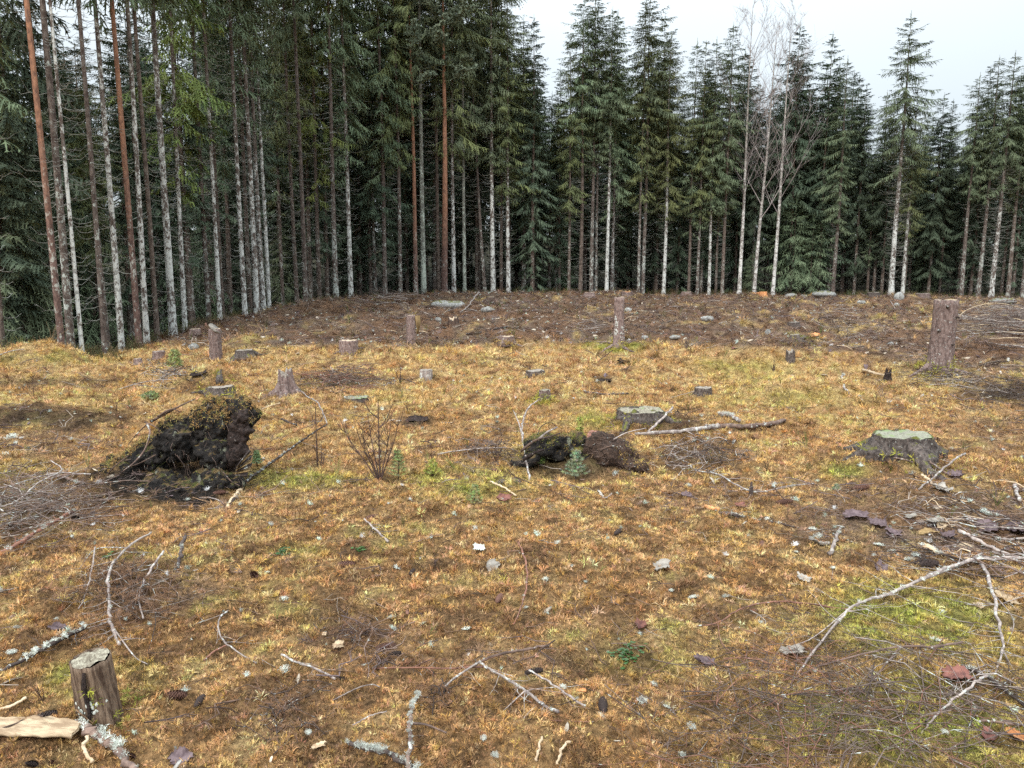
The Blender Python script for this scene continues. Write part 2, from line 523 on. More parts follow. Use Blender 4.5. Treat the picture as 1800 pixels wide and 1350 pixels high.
M['twig'] = m_simple("birch_twig_bark", (.22, .165, .14), (.10, .075, .068), 3, bump=0, use_obj=False)
M['deadtwig'] = m_simple("dead_spruce_twigs", (.42, .43, .39), (.20, .18, .16), 3, bump=0, use_obj=False)
M['leaf'] = m_leaf("spruce_needles", (.115, .150, .088), (.180, .220, .130), .25)
M['leaf_olive'] = m_leaf("spruce_needles_olive", (.115, .130, .065), (.18, .20, .085), .25)
M['leaf_dark'] = m_leaf("spruce_needles_dark", (.070, .098, .066), (.115, .150, .098), .25)
M['leaf_light'] = m_leaf("spruce_needles_yellow_green", (.13, .17, .055), (.24, .28, .085))  # yellow green needles of the hanging sprays
M['leaf_pine'] = m_leaf("pine_needles", (.165, .205, .15), (.24, .28, .20))
M['stump_bark'] = m_simple("stump_bark", (.27, .195, .175), (.115, .078, .070), 30, lich=.16, lcol=(.50, .50, .47), stretch=(1, 1, .5), bd=.02, bump=.8)
M['stump_dark'] = m_simple("stump_bark_dark", (.15, .12, .105), (.045, .035, .032), 42, lich=.12, lcol=(.36, .37, .33), stretch=(1, 1, .5), bd=.02, bump=.8, moss=-.06)
M['root_wood'] = m_simple("root_bark", (.16, .105, .08), (.05, .035, .03), 20, lich=.1, bump=.6, bd=.01)
M['stick'] = m_simple("stick_bark", (.25, .17, .135), (.10, .07, .06), 18, lich=.22, lcol=(.50, .52, .48), bump=.5, bd=.006)
M['stick_grey'] = m_simple("stick_grey", (.44, .37, .33), (.20, .16, .15), 22, lich=.28, lcol=(.62, .66, .62), bump=.5, bd=.006)
M['stick_dark'] = m_simple("stick_dark", (.10, .075, .065), (.04, .03, .028), 20, lich=.2, lcol=(.42, .44, .42), bump=.5, bd=.006)
M['stick_red'] = m_simple("stick_red", (.30, .145, .10), (.13, .07, .055), 20, lich=.1, bump=.4, bd=.005)
M['stick_pale'] = m_simple("stick_pale", (.66, .52, .36), (.45, .33, .21), 16, bump=.4, bd=.006, stretch=(1, 1, 1))
M['rock'] = m_simple("granite", (.36, .355, .335), (.17, .17, .165), 14, lich=.2, lcol=(.62, .62, .58), bump=.6, bd=.02, moss=-.12)
M['orange_wood'] = m_simple("fresh_wood", (.72, .36, .16), (.50, .20, .08), 14, bump=.4)
M['yellow_wood'] = m_simple("weathered_split_wood", (.36, .25, .12), (.20, .13, .06), 14, bump=.4, stretch=(1, 1, .2))
M['bark_purple'] = m_simple("bark_flake", (.17, .125, .13), (.08, .055, .06), 30, bump=.5, bd=.004)
M['bark_red'] = m_simple("bark_flake_red", (.25, .11, .085), (.11, .05, .045), 30, bump=.5, bd=.004)
M['bark_grey'] = m_simple("wood_chip_grey", (.40, .365, .32), (.20, .175, .15), 30, bump=.5, bd=.004, stretch=(.3, 1, 1))
M['bark_pale'] = m_simple("wood_chip_pale", (.62, .48, .32), (.34, .235, .15), 45, bump=.7, bd=.006, stretch=(.22, 1.3, 1))
M['cone'] = m_simple("cone_scales", (.20, .105, .075), (.07, .04, .035), 60, bump=.2)
M['cone_dark'] = m_simple("cone_scales_dark", (.075, .055, .05), (.03, .022, .02), 60, bump=.2)
M['lichen'] = m_simple("lichen_crust", (.74, .76, .70), (.50, .53, .46), 90, bump=.5, bd=.004)
M['needle'] = m_simple("dead_needles", (.23, .125, .065), (.10, .055, .035), 30, bump=0)
M['shrub'] = m_simple("shrub_bark", (.12, .075, .06), (.06, .04, .035), 20, bump=.2)
M['peatm'] = None

def m_cut(name, a1, a2, rim, green=0.0):
    a = NT(name, .85, .2); p = a.obj()
    xy = a.vscale(p, (1, 1, 0))
    ln = a.n.new("ShaderNodeVectorMath"); ln.operation = 'LENGTH'
    w = a.vadd(xy, (0, 0, 0)); a.l.new(w, ln.inputs[0])
    rr = a.math('ADD', ln.outputs["Value"], a.math('MULTIPLY', a.noise(p, 7, 3), .02))
    rings = a.math('FRACT', a.math('MULTIPLY', rr, 95))
    n = a.noise(p, 46, 6, .75)
    c = a.mix(a.rng(n, .38, .62), a2, a1)
    c = a.mix(a.math('MULTIPLY', a.math('LESS_THAN', rings, .35), .35), c, a2)
    if green:
        c = a.mix(a.rng(a.noise(p, 9, 4), .62 - green * .35, .72 - green * .3), c, (.22, .28, .13))
    c = a.mix(a.math('GREATER_THAN', a.noise(a.vscale(p, (3, 1, 1)), 34, 3), .66), c, rim)
    a.color(c); a.bump(n, .5, .008)
    return a.m
M['cut_grey'] = m_cut("cut_face_weathered", (.42, .37, .31), (.24, .20, .17), (.10, .08, .07))
M['cut_green'] = m_cut("cut_face_algae", (.36, .36, .27), (.20, .19, .15), (.10, .09, .07), .30)
M['cut_pale'] = m_cut("cut_face_pale", (.66, .54, .40), (.45, .34, .24), (.25, .18, .12))
M['cut_moss'] = m_cut("cut_face_lichen", (.42, .39, .30), (.17, .14, .105), (.13, .10, .08), .08)

def m_peat():
    a = NT("peat_and_roots", .9, .25); p = a.obj()
    n = a.noise(p, 22, 5, .75)
    c = a.mix(a.rng(n, .35, .7), (.012, .011, .011), (.055, .047, .042))
    c = a.mix(a.math('GREATER_THAN', a.noise(p, 60, 3), .70), c, (.12, .10, .075))
    lw = a.noise(a.vscale(p, (1, 1, .45)), 12, 5, .75)
    c = a.mix(a.math('MULTIPLY', a.rng(lw, .60, .64), .8), c, (.30, .31, .23))
    nz = a.sep(a.nrm(), 2)
    mf = a.math('ADD', nz, a.math('MULTIPLY', a.noise(p, 7, 4), 1.3))
    c = a.mix(a.rng(mf, 1.30, 1.6), c, (.17, .115, .05))
    c = a.mix(a.math('MULTIPLY', a.rng(mf, 1.25, 1.4), a.math('GREATER_THAN', a.noise(p, 15, 3), .55)), c, (.085, .085, .03))
    a.color(c); a.bump(n, 1.0, .04)
    return a.m
M['peat'] = m_peat()
M['redrot'] = m_simple("red_brown_rotten_bark", (.055, .038, .033), (.016, .012, .011), 44, lich=.02, lcol=(.38, .33, .30), bump=.9, bd=.02)

M['pale_fleck'] = m_simple("pale_bark_lichen", (.50, .50, .47), (.30, .28, .26), 40, bump=.4)

M['birch_twig'] = m_simple("pale_birch_twigs", (.40, .35, .335), (.24, .20, .195), 3, bump=0, use_obj=False)

# ------------------------------------------------------------------ ground mesh (one sheet to the horizon)
def build_ground():
    inner = np.radians(np.linspace(-46, 46, 470))
    outer = np.radians(np.linspace(46, 314, 92))[1:-1]
    az = np.concatenate([inner, outer])
    rr = np.concatenate([np.geomspace(.25, 1.4, 26)[:-1], np.geomspace(1.4, 52, 520), np.geomspace(54, 1500, 34)])
    A, Rr = np.meshgrid(az, rr)
    X = (np.sin(A) * Rr).ravel(); Y = (np.cos(A) * Rr).ravel()
    Z = height(X, Y)
    far = np.hypot(X, Y)
    Z = np.where(far > 90, Z * np.clip(1 - (far - 90) / 200, 0, 1) - np.clip((far - 90) / 400, 0, 1) * 2, Z)
    c, lit, pt = ground_col(X, Y, Z)
    Dd = edge_d(ue_of(X, Y))       # brown ground darkened under the shoots, painting shade into the moss gaps
    wv = (1 - np.maximum(lit, pt)) * np.where(Y < Dd, 1, 0) * (.60 - .38 * sstep(4, 12, Y)) * (Y > -4)
    c = _mix(c, np.array([.085, .052, .030]), np.clip(wv, 0, 1))
    n, m = len(rr), len(az)
    i = np.arange(n - 1)[:, None] * m; j = np.arange(m)[None, :]; j2 = (j + 1) % m
    Q = np.stack([(i + j), (i + j2), (i + m + j2), (i + m + j)], -1).reshape(-1, 4)
    V = np.stack([X, Y, Z], 1)
    V = np.vstack([V, [[0, 0, gz(0, 0)]]]); c = np.vstack([c, c[:1]])
    T = np.array([(len(V) - 1, (k + 1) % m, k) for k in range(m)], np.int32)
    o = link(bpy.data.objects.new("ground", mesh_np("ground", V, [Q[:, ::-1].copy(), T], M['ground'], True, c)))
    o['kind'] = 'structure'
    return o
build_ground()

# ------------------------------------------------------------------ small plants and litter as instances (stuff nobody could count)
def scatter(name, label, P, rot, scl, idx, tint, protos, mat, kind='stuff'):
    """one object whose points carry copies of the prototype meshes"""
    n = len(P)
    me = bpy.data.meshes.new(name + "_points")
    me.vertices.add(n); me.vertices.foreach_set("co", np.asarray(P, np.float32).ravel())
    for an, ty, key, dat in (("rot", 'FLOAT_VECTOR', 'vector', rot), ("scl", 'FLOAT', 'value', scl), ("idx", 'INT', 'value', idx)):
        at = me.attributes.new(an, ty, 'POINT'); at.data.foreach_set(key, np.ascontiguousarray(dat, np.int32 if ty == 'INT' else np.float32).ravel())
    at = me.attributes.new("tint", 'FLOAT_COLOR', 'POINT')
    c4 = np.ones((n, 4), np.float32); c4[:, :3] = tint
    at.data.foreach_set("color", c4.ravel())
    o = link(bpy.data.objects.new(name, me))
    ng = bpy.data.node_groups.new(name + "_scatter", 'GeometryNodeTree')
    ng.interface.new_socket("Geometry", in_out='INPUT', socket_type='NodeSocketGeometry')
    ng.interface.new_socket("Geometry", in_out='OUTPUT', socket_type='NodeSocketGeometry')
    N, L = ng.nodes, ng.links
    gi = N.new('NodeGroupInput'); go = N.new('NodeGroupOutput'); jn = N.new('GeometryNodeJoinGeometry')
    def na(nm, ty):
        q = N.new('GeometryNodeInputNamedAttribute'); q.data_type = ty; q.inputs[0].default_value = nm
        return next(s for s in q.outputs if s.enabled and s.name == "Attribute")
    ar, asx, ai = na("rot", 'FLOAT_VECTOR'), na("scl", 'FLOAT'), na("idx", 'INT')
    e2r = N.new('FunctionNodeEulerToRotation'); L.new(ar, e2r.inputs[0])
    for k, pm in enumerate(protos):
        po = bpy.data.objects.new(name + "_piece", pm)
        pm.materials.clear(); pm.materials.append(mat)
        oi = N.new('GeometryNodeObjectInfo'); oi.inputs[0].default_value = po
        oi.inputs["As Instance"].default_value = True
        cmp = N.new('FunctionNodeCompare'); cmp.data_type = 'INT'; cmp.operation = 'EQUAL'
        ins = [s for s in cmp.inputs if s.enabled]
        L.new(ai, ins[0]); ins[1].default_value = k
        ip = N.new('GeometryNodeInstanceOnPoints')
        L.new(gi.outputs[0], ip.inputs["Points"]); L.new(cmp.outputs[0], ip.inputs["Selection"])
        L.new(oi.outputs["Geometry"], ip.inputs["Instance"]); L.new(e2r.outputs[0], ip.inputs["Rotation"]); L.new(asx, ip.inputs["Scale"])
        L.new(ip.outputs[0], jn.inputs[0])
    L.new(jn.outputs[0], go.inputs[0])
    md = o.modifiers.new("scatter", 'NODES'); md.node_group = ng
    tag(o, label, None, kind=kind)
    return o

def frond_tuft(seed, n=11, ln=1.0, w=.10, spread=1.0, leaf=3):
    """a cushion of moss shoots: feathery curved strips, about one unit across"""
    r = random.Random(seed); b = MB()
    for k in range(n):
        a = r.uniform(0, 2 * PI); el = r.uniform(.15, 1.35)
        rad = r.uniform(0, .28) * spread
        d = Vector((math.cos(a) * math.cos(el), math.sin(a) * math.cos(el), math.sin(el)))
        p = Vector((math.cos(a) * rad, math.sin(a) * rad, -.12)); L_ = ln * r.uniform(.35, .62)
        side = d.cross(Vector((0, 0, 1))); side = side.normalized() if side.length > .01 else Vector((1, 0, 0))
        side = (side + Vector((r.uniform(-.6, .6), r.uniform(-.6, .6), r.uniform(-.4, .4)))).normalized()
        pts = [p, p + d * L_ * .5, p + (d + Vector((0, 0, -.3 + r.uniform(-.3, .2)))).normalized() * L_]
        ww = w * r.uniform(.6, 1.1)
        i = b.add([pts[0] - side * ww * .4, pts[0] + side * ww * .4, pts[1] - side * ww * .5, pts[1] + side * ww * .5, pts[2]])
        b.q.append((i, i + 1, i + 3, i + 2)); b.t.append((i + 2, i + 3, i + 4))
        for q in range(leaf):
            f = .3 + .6 * q / max(leaf - 1, 1)
            c = pts[0].lerp(pts[1], f * 2) if f < .5 else pts[1].lerp(pts[2], f * 2 - 1)
            for s in (-1, 1):
                t = c + side * s * ww * r.uniform(1.2, 2.2) + d * ww * r.uniform(.4, 1.6) + Vector((0, 0, r.uniform(-.5, .8))) * ww
                b.tri(c - d * ww * .35, c + d * ww * .45, t)
    return b.mesh("moss_shoots", None, False)
def twig_piece(seed, L_=1.0, r0=.012, bend=.2, fork=2):
    r = random.Random(seed); b = MB()
    P = [Vector((-L_ / 2 + L_ * k / 4, r.uniform(-1, 1) * bend * L_ * .4, r.uniform(0, .06) * L_)) for k in range(5)]
    b.tube(P, [r0, r0 * .9, r0 * .8, r0 * .65, r0 * .4], 4, cap=False)
    for k in range(fork):
        j = r.randint(1, 3); a = r.uniform(.4, 1.0) * r.choice((-1, 1)); l = L_ * r.uniform(.15, .4)
        e = P[j] + Vector((math.cos(a) * l, math.sin(a) * l, r.uniform(-.05, .25) * l))
        b.tube([P[j], (P[j] + e) / 2 + Vector((0, 0, .02 * L_)), e], [r0 * .6, r0 * .5, r0 * .3], 3, cap=False)
    return b.mesh("twig_piece", None, False)
def needle_bunch(seed, n=22, L_=1.0, w=.02, fan=.5):
    r = random.Random(seed); b = MB()
    for k in range(n):
        a = r.gauss(0, fan); p = Vector((r.uniform(-.3, .3), r.uniform(-.12, .12), r.uniform(0, .1)))
        d = Vector((math.cos(a), math.sin(a), r.uniform(-.15, .25)))
        l = L_ * r.uniform(.5, 1); s = Vector((-d.y, d.x, 0)) * w
        m = p + d * l * .5 + Vector((0, 0, .07 * l))
        i = b.add([p - s * .5, p + s * .5, m - s * .5, m + s * .5, p + d * l])
        b.q.append((i, i + 1, i + 3, i + 2)); b.t.append((i + 2, i + 3, i + 4))
    return b.mesh("needle_bunch", None, False)
def lichen_tuft(seed, n=26):
    r = random.Random(seed); b = MB()
    for k in range(n):
        a = r.uniform(0, 2 * PI); el = r.uniform(.0, 1.2); L_ = r.uniform(.25, .6)
        d = Vector((math.cos(a) * math.cos(el), math.sin(a) * math.cos(el), math.sin(el)))
        s = d.cross(Vector((r.random(), r.random(), 1))).normalized()
        p = Vector((r.uniform(-.2, .2), r.uniform(-.2, .2), 0))
        m = p + d * L_ * .6; w = r.uniform(.05, .09)
        i = b.add([p - s * w * .4, p + s * w * .4, m - s * w * .6, m + s * w * .6]); b.q.append((i, i + 1, i + 3, i + 2))
        for q in (-1, 1):
            e = m + d * L_ * .35 + s * q * L_ * .3
            b.tri(m - s * w * .5, m + s * w * .5, e)
            b.tri(e - s * w * .5, e + d * w * .8, e + s * q * w * 2.2 + Vector((0, 0, w)))
    return b.mesh("lichen_tuft", None, False)
def chip_piece(seed):
    r = random.Random(seed); b = MB()
    n = 6; top = []; bot = []
    for k in range(n):
        a = 2 * PI * k / n; x = math.cos(a) * .5 * r.uniform(.7, 1.1); y = math.sin(a) * .2 * r.uniform(.6, 1.2)
        z = .08 * math.sin(x * 5) + r.uniform(-.02, .02)
        top.append(Vector((x, y, z + .03))); bot.append(Vector((x, y, z - .03)))
    i = b.add(top); j = b.add(bot); c = b.add([Vector((0, 0, .06)), Vector((0, 0, -.03))])
    for k in range(n):
        k2 = (k + 1) % n
        b.t += [(c, i + k, i + k2), (c + 1, j + k2, j + k)]; b.q.append((i + k, j + k, j + k2, i + k2))
    return b.mesh("chip_piece", None, False)
def cap_sprig(seed, n=7):
    """upright leafy dwarf-shrub sprig"""
    r = random.Random(seed); b = MB()
    for k in range(n):
        a = r.uniform(0, 2 * PI); t = r.uniform(.1, .5)
        e = Vector((math.cos(a) * t, math.sin(a) * t, r.uniform(.5, 1)))
        m = e * .5 + Vector((r.uniform(-.08, .08), r.uniform(-.08, .08), .05))
        b.tube([Vector((0, 0, -.05)), m, e], [.014, .011, .006], 3, cap=False)
        for q in range(5):
            c = m.lerp(e, q / 4); aa = r.uniform(0, 6.28)
            s = Vector((math.cos(aa), math.sin(aa), .4)) * .09
            w = Vector((-math.sin(aa), math.cos(aa), 0)) * .02
            b.tri(c - w, c + w, c + s)
    return b.mesh("sprig", None, False)

def sample(n, y0, y1, margin=1.7):
    y = NR.uniform(y0 ** 2 if y0 > 0 else 0, y1 ** 2, n) ** .5      # more points where the view is wide
    x = NR.uniform(-1, 1, n) * (y * .70 + margin)
    return x, y
def normals(x, y, e=.03):
    return -(height(x + e, y) - height(x - e, y)) / (2 * e), -(height(x, y + e) - height(x, y - e)) / (2 * e)

def build_moss():
    bands = [(1.3, 3.4, .0140, .032), (3.4, 5.6, .0200, .045), (5.6, 9, .030, .064), (9, 13, .046, .090), (13, 18.5, .068, .13), (18.5, 44, .17, .22)]
    PX, PY, SZ = [], [], []
    for y0, y1, sp, sz in bands:
        area = (.70 * (y0 + y1) + 1.8) * (y1 - y0)
        n = int((area + 1.6 * (y1 - y0)) / sp ** 2 * .62)
        x, y = sample(n, y0, y1)
        PX.append(x); PY.append(y); SZ.append(np.full(n, sz))
    x = np.concatenate(PX); y = np.concatenate(PY); sz = np.concatenate(SZ)
    z = height(x, y)
    c, lit, pt = ground_col(x, y, z)
    D = edge_d(ue_of(x, y))
    cl = fbm(x, y, .11, 31, 2); cl2 = fbm(x, y, .35, 33, 2)
    keep = (NR.random(len(x)) > np.maximum(lit * .93, pt * 1.0)) & (y < D + 1.5) & (NR.random(len(x)) < sstep(-.8, -.1, cl + .5 * cl2) + .42)
    x, y, z, sz, c, cl = x[keep], y[keep], z[keep], sz[keep], c[keep], cl[keep]
    n = len(x)
    nx, ny = normals(x, y)
    rot = np.stack([-ny * .8 * -1 + NR.normal(0, .25, n), nx * .8 + NR.normal(0, .25, n), NR.uniform(0, 6.283, n)], 1)
    rot[:, 0] = -np.arctan(ny) + NR.normal(0, .2, n); rot[:, 1] = np.arctan(nx) + NR.normal(0, .2, n)
    scl = sz * NR.uniform(.65, 1.35, n) * (1 + .55 * cl)
    br = np.clip(np.exp(NR.normal(.02, .30, n)), .35, 1.9)[:, None]
    hue = np.stack([1 + NR.normal(0, .06, n), 1 + NR.normal(0, .06, n), 1 + NR.normal(0, .16, n)], 1)
    q = NR.random(n); dk = q < .16; pl = q > .93
    c[dk] = c[dk] * .35 + np.array([.12, .065, .035]) * .65
    c[pl] = c[pl] * .5 + np.array([.70, .50, .27]) * .5
    t = np.clip(c * br * hue, 0, .8)
    P = np.stack([x, y, z + scl * (.04 + .30 * cl)], 1)
    pr = [frond_tuft(k, 13 if k < 4 else 10, w=.056 if k < 4 else .046, leaf=3) for k in range(6)]
    scatter("moss", "golden brown and yellow green moss carpet covering the clearing", P, rot, scl, NR.integers(0, 6, n), t, pr, M['inst'])
    
build_moss()

def build_litter():
    # dead twigs
    def place(n, y0, y1, pick, margin=1.7):
        x, y = sample(n, y0, y1, margin); z = height(x, y)
        c, lit, pt = ground_col(x, y, z)
        D = edge_d(ue_of(x, y))
        k = (NR.random(n) < pick(lit, pt)) & (y < D + .5)
        return x[k], y[k], z[k], lit[k]
    def emit(name, label, parts, protos, cols, lift=.004, tilt=.15):
        P, Ro, S, T = [], [], [], []
        for (x, y, z, lit), (s0, s1) in parts:
            n = len(x); s = NR.uniform(s0, s1, n)
            nx, ny = normals(x, y, .08)
            P.append(np.stack([x, y, z + lift + s * .02], 1)); S.append(s)
            Ro.append(np.stack([-np.arctan(ny) + NR.normal(0, tilt, n), np.arctan(nx) + NR.normal(0, tilt, n), NR.uniform(0, 6.28, n)], 1))
            cc = np.array(cols)[NR.integers(0, len(cols), n)] * np.clip(NR.normal(1, .25, n), .4, 1.7)[:, None]
            T.append(np.clip(cc, 0, .85))
        P = np.concatenate(P)
        scatter(name, label, P, np.concatenate(Ro), np.concatenate(S), NR.integers(0, len(protos), len(P)), np.concatenate(T), protos, M['inst'])
        print(name, len(P))
    f = lambda a, b: (lambda lit, pt: a + b * np.maximum(lit, pt * .6))
    tw = [twig_piece(k, r0=.008 + .003 * (k % 3), bend=.15 + .12 * (k % 4), fork=1 + k % 3) for k in range(7)]
    emit("twig_litter", "thin dead twigs strewn over the moss and needle litter",
         [(place(5200, 1.4, 6, f(.14, .75)), (.05, .28)), (place(7000, 5, 14, f(.14, .8)), (.10, .45)), (place(30000, 13, 44, f(.08, .8)), (.2, .7))],
         tw, [(.13, .085, .065), (.20, .14, .11), (.10, .07, .06), (.30, .25, .21), (.24, .15, .09), (.16, .12, .12)], .008, .18)
    emit("needle_litter", "brown dead needles and fine chaff lying in patches",
         [(place(2600, 1.4, 6, f(.10, .9)), (.03, .085)), (place(6500, 5, 12, f(.03, .7)), (.05, .12)), (place(24000, 12, 44, f(.0, .95)), (.14, .34))],
         [needle_bunch(k, 16, w=.022, fan=.4 + .2 * k) for k in range(4)],
         [(.15, .085, .05), (.20, .11, .06), (.12, .075, .055), (.25, .15, .09), (.17, .12, .11)], .008, .2)
    emit("lichen", "scattered pale grey lichen tufts fallen on the moss",
         [(place(520, 1.4, 5, f(.30, .7)), (.010, .036)), (place(800, 4.5, 12, f(.25, .8)), (.02, .055)), (place(4200, 12, 44, f(.10, .8)), (.03, .09))],
         [lichen_tuft(k) for k in range(4)], [(.66, .74, .68), (.72, .78, .74), (.56, .64, .54)], .012, .4)
    emit("wood_chips", "small bark and wood chips scattered over the ground",
         [(place(420, 1.4, 5, f(.08, .8)), (.015, .06)), (place(1900, 4.5, 12, f(.09, .9)), (.03, .10)), (place(9500, 12, 44, f(.06, .9)), (.06, .2))],
         [chip_piece(k) for k in range(5)], [(.50, .42, .33), (.30, .20, .15), (.16, .12, .13), (.60, .52, .42), (.42, .40, .37), (.22, .12, .09)], .006, .35)
    emit("dwarf_shrub_sprigs", "small green and grey dwarf shrub sprigs poking through the moss",
         [(place(150, 1.6, 6, f(.5, .1)), (.04, .09)), (place(900, 5, 16, f(.4, .2)), (.06, .16)), (place(900, 16, 42, f(.3, .5)), (.12, .35))],
         [cap_sprig(k, 5 + k) for k in range(4)], [(.10, .12, .035), (.16, .12, .06), (.20, .22, .07), (.12, .075, .055)], 0, .15)
build_litter()
def build_undergrowth():
    n = 2600
    u = NR.uniform(-150, 1950, n); D = edge_d(u); y = D + NR.normal(1.5, .8, n); x = (u - 900) / 1350 * y; z = height(x, y)
    s = NR.uniform(.10, .42, n); c = np.array([(.12, .14, .05), (.15, .11, .06), (.09, .10, .05), (.20, .15, .09)])[NR.integers(0, 4, n)]
    scatter("undergrowth", "low bilberry and young growth at the foot of the trees", np.stack([x, y, z], 1), np.stack([NR.normal(0, .2, n), NR.normal(0, .2, n), NR.uniform(0, 6.28, n)], 1), s,
            NR.integers(0, 4, n), c, [cap_sprig(20 + k, 9) for k in range(4)], M['inst'])
build_undergrowth()

# ------------------------------------------------------------------ trees
def trunk_mesh(seed, mat, bends=.7, taper=.85, n=14, top=.06):
    r = random.Random(seed); ph = r.uniform(0, 6); b = MB()
    zs = [-.02, 0, .004, .012, .03, .08, .15, .25, .36, .48, .6, .72, .84, .93, 1.0]
    pts = []; rad = []
    for z in zs:
        zz = max(z, 0)
        pts.append((math.sin(zz * 4.2 + ph) * bends * zz * (1 - zz) * 3 - 0, math.cos(zz * 3.1 + ph) * bends * zz * (1 - zz) * 3, z))
        rad.append(max(top, (1 - zz) ** taper) * (1 + .45 * math.exp(-zz * 150) + .10 * math.exp(-zz * 25)))
    # tube in unit space (radius 1, height 1) built as explicit rings so that non-uniform scale is clean
    rings = []
    for (x, y, z), q in zip(pts, rad):
        rings.append(b.add([Vector((x + q * math.cos(2 * PI * k / n) * (1 + .05 * math.sin(3 * k + z * 40)), y + q * math.sin(2 * PI * k / n) * (1 + .05 * math.cos(2 * k + z * 31)), z)) for k in range(n)]))
    for i, j in zip(rings, rings[1:]):
        for k in range(n):
            b.q.append((i + k, i + (k + 1) % n, j + (k + 1) % n, j + k))
    return b.mesh("trunk", mat)

def needle_strip(b, p, d, s, L_, w, r):
    """one drooping needled shoot: slim axis with many short needled side shoots"""
    m = p + d * (L_ * .55) + Vector((0, 0, -.06 * L_)); e = p + d * L_ + Vector((0, 0, -.28 * L_))
    ww = w * .62
    i = b.add([p - s * ww * .5, p + s * ww * .5, m - s * ww * .6, m + s * ww * .6, e]); b.q.append((i, i + 1, i + 3, i + 2)); b.t.append((i + 2, i + 3, i + 4))
    n = max(2, int(L_ / .085))
    k = d * w * .50
    for q in range(n):
        t = (q + .4 + .5 * r.random()) / n
        c = p.lerp(m, t / .55) if t < .55 else m.lerp(e, (t - .55) / .45)
        l = (.05 + .30 * L_ * (1 - t)) * r.uniform(.6, 1.3)
        for g in (-1, 1):
            if r.random() < .12: continue
            tip = c + (s * g * r.uniform(.6, 1.0) + d * r.uniform(.3, .8) + Vector((0, 0, -r.uniform(.0, .7)))) * l
            b.tri(c - k, c + k, tip)

def spruce_crown(seed, cb=.45, width=1.6, H=17.0, gap=.38, sparse=1.0, hang=.5, mat=None, top_taper=.9, wcoef=1.0):
    r = random.Random(seed); b = MB()
    asy, aph = r.uniform(.1, .35), r.uniform(0, 6.28); wob = r.uniform(0, 6.28)
    z = H * cb
    while z < H - .25:
        f = (H - z) / (H * (1 - cb))                       # 1 at the crown base, 0 at the tip
        prof = min(1.0, (f * 2.1 + .05) ** top_taper) * (1 - .35 * max(0, f - .72) / .28)
        nb = r.choice((4, 5, 5, 6)) if f > .12 else 4
        a0 = r.uniform(0, 6.28)
        for k in range(nb):
            if r.random() > sparse * (1 if f < .6 else 1 - .5 * (f - .6) / .4): continue
            a = a0 + 2 * PI * k / nb + r.uniform(-.35, .35)
            L_ = max(.16, width * prof * r.uniform(.5, 1.22) * (1 + asy * math.cos(a - aph)) * (1 + .16 * math.sin(z * 1.7 + wob) + .10 * math.sin(z * 4.1)))
            zz = z + r.uniform(-.26, .26)
            el = .75 - 1.15 * min(1, f * 1.6) + r.uniform(-.12, .12)        # up at the tip, drooping below
            o = Vector((math.cos(a), math.sin(a), 0))
            side0 = Vector((-o.y, o.x, 0))
            P = []; p = Vector((0, 0, zz)) + o * .03; e2 = el
            ns = max(3, int(L_ / .135))
            for q in range(ns + 1):
                P.append(p.copy()); t = q / ns
                ee = e2 - .35 * math.sin(t * PI * .9) + .55 * t * t * min(1, f * 2)
                p = p + (o * math.cos(ee) + Vector((0, 0, math.sin(ee)))) * (L_ / ns)
            if L_ > .4:
                b.tube(P[::2] if len(P) > 5 else P, [.014 * (1 - .8 * j / len(P)) * max(.6, L_) for j in range(len(P[::2]) if len(P) > 5 else len(P))], 3, cap=False)
            for q in range(1, ns + 1):
                t = q / ns
                if f > .5 and t < .2 and L_ > .8: continue                   # bare near the trunk
                d0 = (P[q] - P[q - 1]).normalized()
                bl = (.16 + .34 * L_ * (1 - t) ** .7 * min(1, t * 3 + .2)) * r.uniform(.65, 1.25)
                bl = min(bl, .50)
                w = (.026 + .018 * min(1, bl / .4)) * wcoef
                for sg in (-1, 1):
                    if r.random() < .16: continue
                    d = (d0 * r.uniform(.5, .9) + side0 * sg * r.uniform(.6, 1.0) + Vector((0, 0, -hang * r.uniform(.2, 1.3) * min(1, f * 2)))).normalized()
                    s = d.cross(Vector((r.uniform(-.4, .4), r.uniform(-.4, .4), 1))).normalized()
                    needle_strip(b, P[q], d, s, bl, w, r)
                if r.random() < .6 * min(1, f * 2):
                    d = Vector((r.uniform(-.3, .3), r.uniform(-.3, .3), -1)).normalized(); s = d.cross(o).normalized()
                    needle_strip(b, P[q], d, s, bl * .9, w, r)
            needle_strip(b, P[-1], (P[-1] - P[-2]).normalized(), side0, .2, .045 * wcoef, r)
        z += gap * r.uniform(.75, 1.2) * (1 if f > .3 else .55)
    for k in range(7):
        a = k * .9
        needle_strip(b, Vector((0, 0, H - .5 + k * .06)), Vector((math.cos(a) * .35, math.sin(a) * .35, .9)).normalized(), Vector((-math.sin(a), math.cos(a), 0)), .2, .03, r)
    b.tube([(0, 0, H - .8), (0, 0, H + .2)], [.02, .008], 4, cap=False)
    return b.mesh("crown", mat, False)

